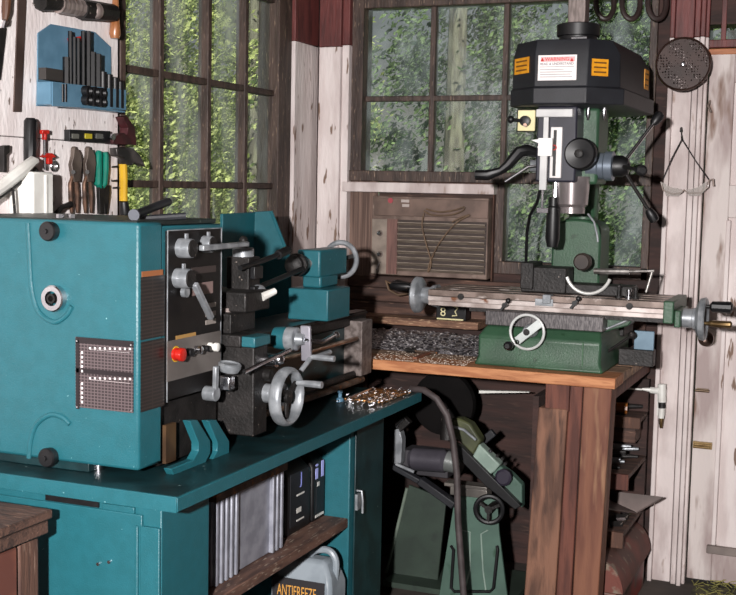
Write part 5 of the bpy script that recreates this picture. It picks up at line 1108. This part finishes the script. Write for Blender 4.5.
MB().prism([(-.86, yl0+.02, rz+.112), (-.80, yl0+.03, rz+.112), (-.82, yl0+.10, rz+.112), (-.87, yl0+.09, rz+.112)], (0, 0, .008)).build('lid_tab', red, rt)
# ================================================================= RIGHT SIDE
YC = 4.60
# air valve
t = thing('air_valve', PY(660, 400, 4.57), 'white and brass air line valve fixed to the white door casing beside the bench', 'valve')
MB().tube([PY(662, 384, 4.575), PY(662, 402, 4.575)], .016).tube([PY(662, 408, 4.575), PY(661, 418, 4.575)], .012).build('valve_body', white, t)
MB().tube([PY(658, 391, 4.57), PY(650, 390, 4.56)], .012).tube([PY(651, 390, 4.56), PY(642, 389, 4.55)], [.009, .004]).tube([PY(642, 389.5, 4.55), PY(605, 387, 4.50)], .0035).build('valve_nozzle', white, t)
MB().tube([PY(662, 402, 4.575), PY(662, 408, 4.575)], .014).build('valve_ring', iron, t); MB().tube([PY(661.5, 418, 4.575), PY(661, 423, 4.575), PY(661, 428, 4.575)], [.009, .008, .005]).build('brass_tip', brass, t)
MB().box(PY(658, 395, 4.6).x, PY(666, 395, 4.6).x, 4.585, 4.624, PY(660, 415, 4.6).z, PY(660, 390, 4.6).z).build('valve_bracket', white, t)
# sieve disc
p = PY(683, 64, 4.50)
t = thing('hanging_sieve', p, 'round brown perforated metal disc hanging at the top of the door casing', 'disc')
R_ = (PY(711, 64, 4.50).x - PY(655, 64, 4.50).x)/2*.97
ax_ = V((.12, -1, .1)).normalized()
MB().lathe(p, ax_, [(0, R_-.003), (.001, R_-.003)], 48).build('perforated_disc', sieve_m, t)
MB().torus(p, ax_, R_-.002, .004, 56, 8, flat=2.5).build('rim', mat('rim_brown', '#4a3630', '#36261f', .4, .4), t)
MB().lathe(p+ax_*.001, ax_, [(-.12, .003), (0, .003), (.004, .008), (.007, .006), (.008, 0)]).build('centre_screw', chrome, t)
# safety glasses on a nail
np_ = PY(681, 140, 4.62)
tag(MB().cyl(PY(681.5, 128, 4.63), PY(681, 131, 4.585), .005).build('nail', iron), 'dark nail in the door casing holding the safety glasses', 'nail')
t = thing('safety_glasses', PY(684, 190, 4.58), 'clear safety glasses hanging by a cord from a nail on the door casing', 'glasses')
yg = 4.575
MB().tube([PY(663, 179, yg), PY(672, 158, yg), PY(681.5, 140, 4.58), PY(681, 131, 4.58), PY(682.5, 140, 4.58), PY(695, 160, yg), PY(709, 180, yg)], .0022, 8).build('cord', blackm, t)
MB().tube([PY(661, 182, yg), PY(663, 190, yg), PY(672, 194, yg), PY(681, 193, yg), PY(684, 190, yg), PY(688, 193, yg), PY(700, 193, yg), PY(708, 187, yg), PY(709, 180, yg), PY(713, 179, yg), PY(713.5, 186, yg)], [.003, .003, .003, .003, .003, .003, .003, .003, .003, .004, .004]).build('frame', mat('clear_frame', '#a09088', '#8a7a72', .2), t)
MB().prism([PY(u, v, yg) for u, v in ((662, 182), (671, 187), (682, 189), (683, 192), (678, 196), (666, 196))], (0, -.003, 0)).build('lens', lens, t)
MB().prism([PY(u, v, yg) for u, v in ((686, 190), (698, 187), (707, 181), (706, 190), (699, 196), (689, 196))], (0, -.003, 0)).build('lens', lens, t)
# coiled hose at the top of back window
coil = []
yc = 4.56
cc = [(605, 2), (632, 2), (657, 3)]
path = []
for i in range(0, 150):
    a = i/150*3*2*PI; u = 592 + 26*(a/(2*PI)) + 15*math.sin(a); v = -5 - 22*math.cos(a)
    q = PY(u, v+2, yc + .03*math.sin(a+1)); path.append(q)
tag(MB().tube(path, .0105, 10).build('coiled_hose', mat('coil_dark', '#3c2e2c', '#2a201e', .45)), 'dark coiled air hose hanging across the top of the back window', 'hose')
# door litter
b = MB().box(PY(690, 580, 4.4).x, 0.1, 4.10, 4.55, .001, .03)
tag(b.build('leaf_litter', litter_m), 'dark straw and leaf litter on the floor in front of the white door', 'litter', kind='stuff')
b = MB()
for i in range(400):
    x, y = random.uniform(PY(690, 580, 4.4).x, .08), random.uniform(4.12, 4.6); a = random.uniform(0, PI); L_ = random.uniform(.02, .05); z = .03+random.uniform(0, .02)
    b.bar((x, y, z), (x+L_*math.cos(a), y+L_*math.sin(a), z+random.uniform(-.005, .012)), .002, .002)
tag(b.build('straw', mat('straw', '#a8a058', '#6a6a38', .8), smooth=False), 'yellow green straw strewn over the litter in front of the white door', 'straw', kind='stuff')
# white marks on the casing: hook
tag(MB().tube([PY(710, 101, 4.63), PY(708, 106, 4.60), PY(711, 112, 4.60)], .004).build('casing_hook', mat('painted_hook', '#8a7a72', '#6a5c54', .5)), 'small painted-over hook on the door edge right of the perforated disc', 'hook')
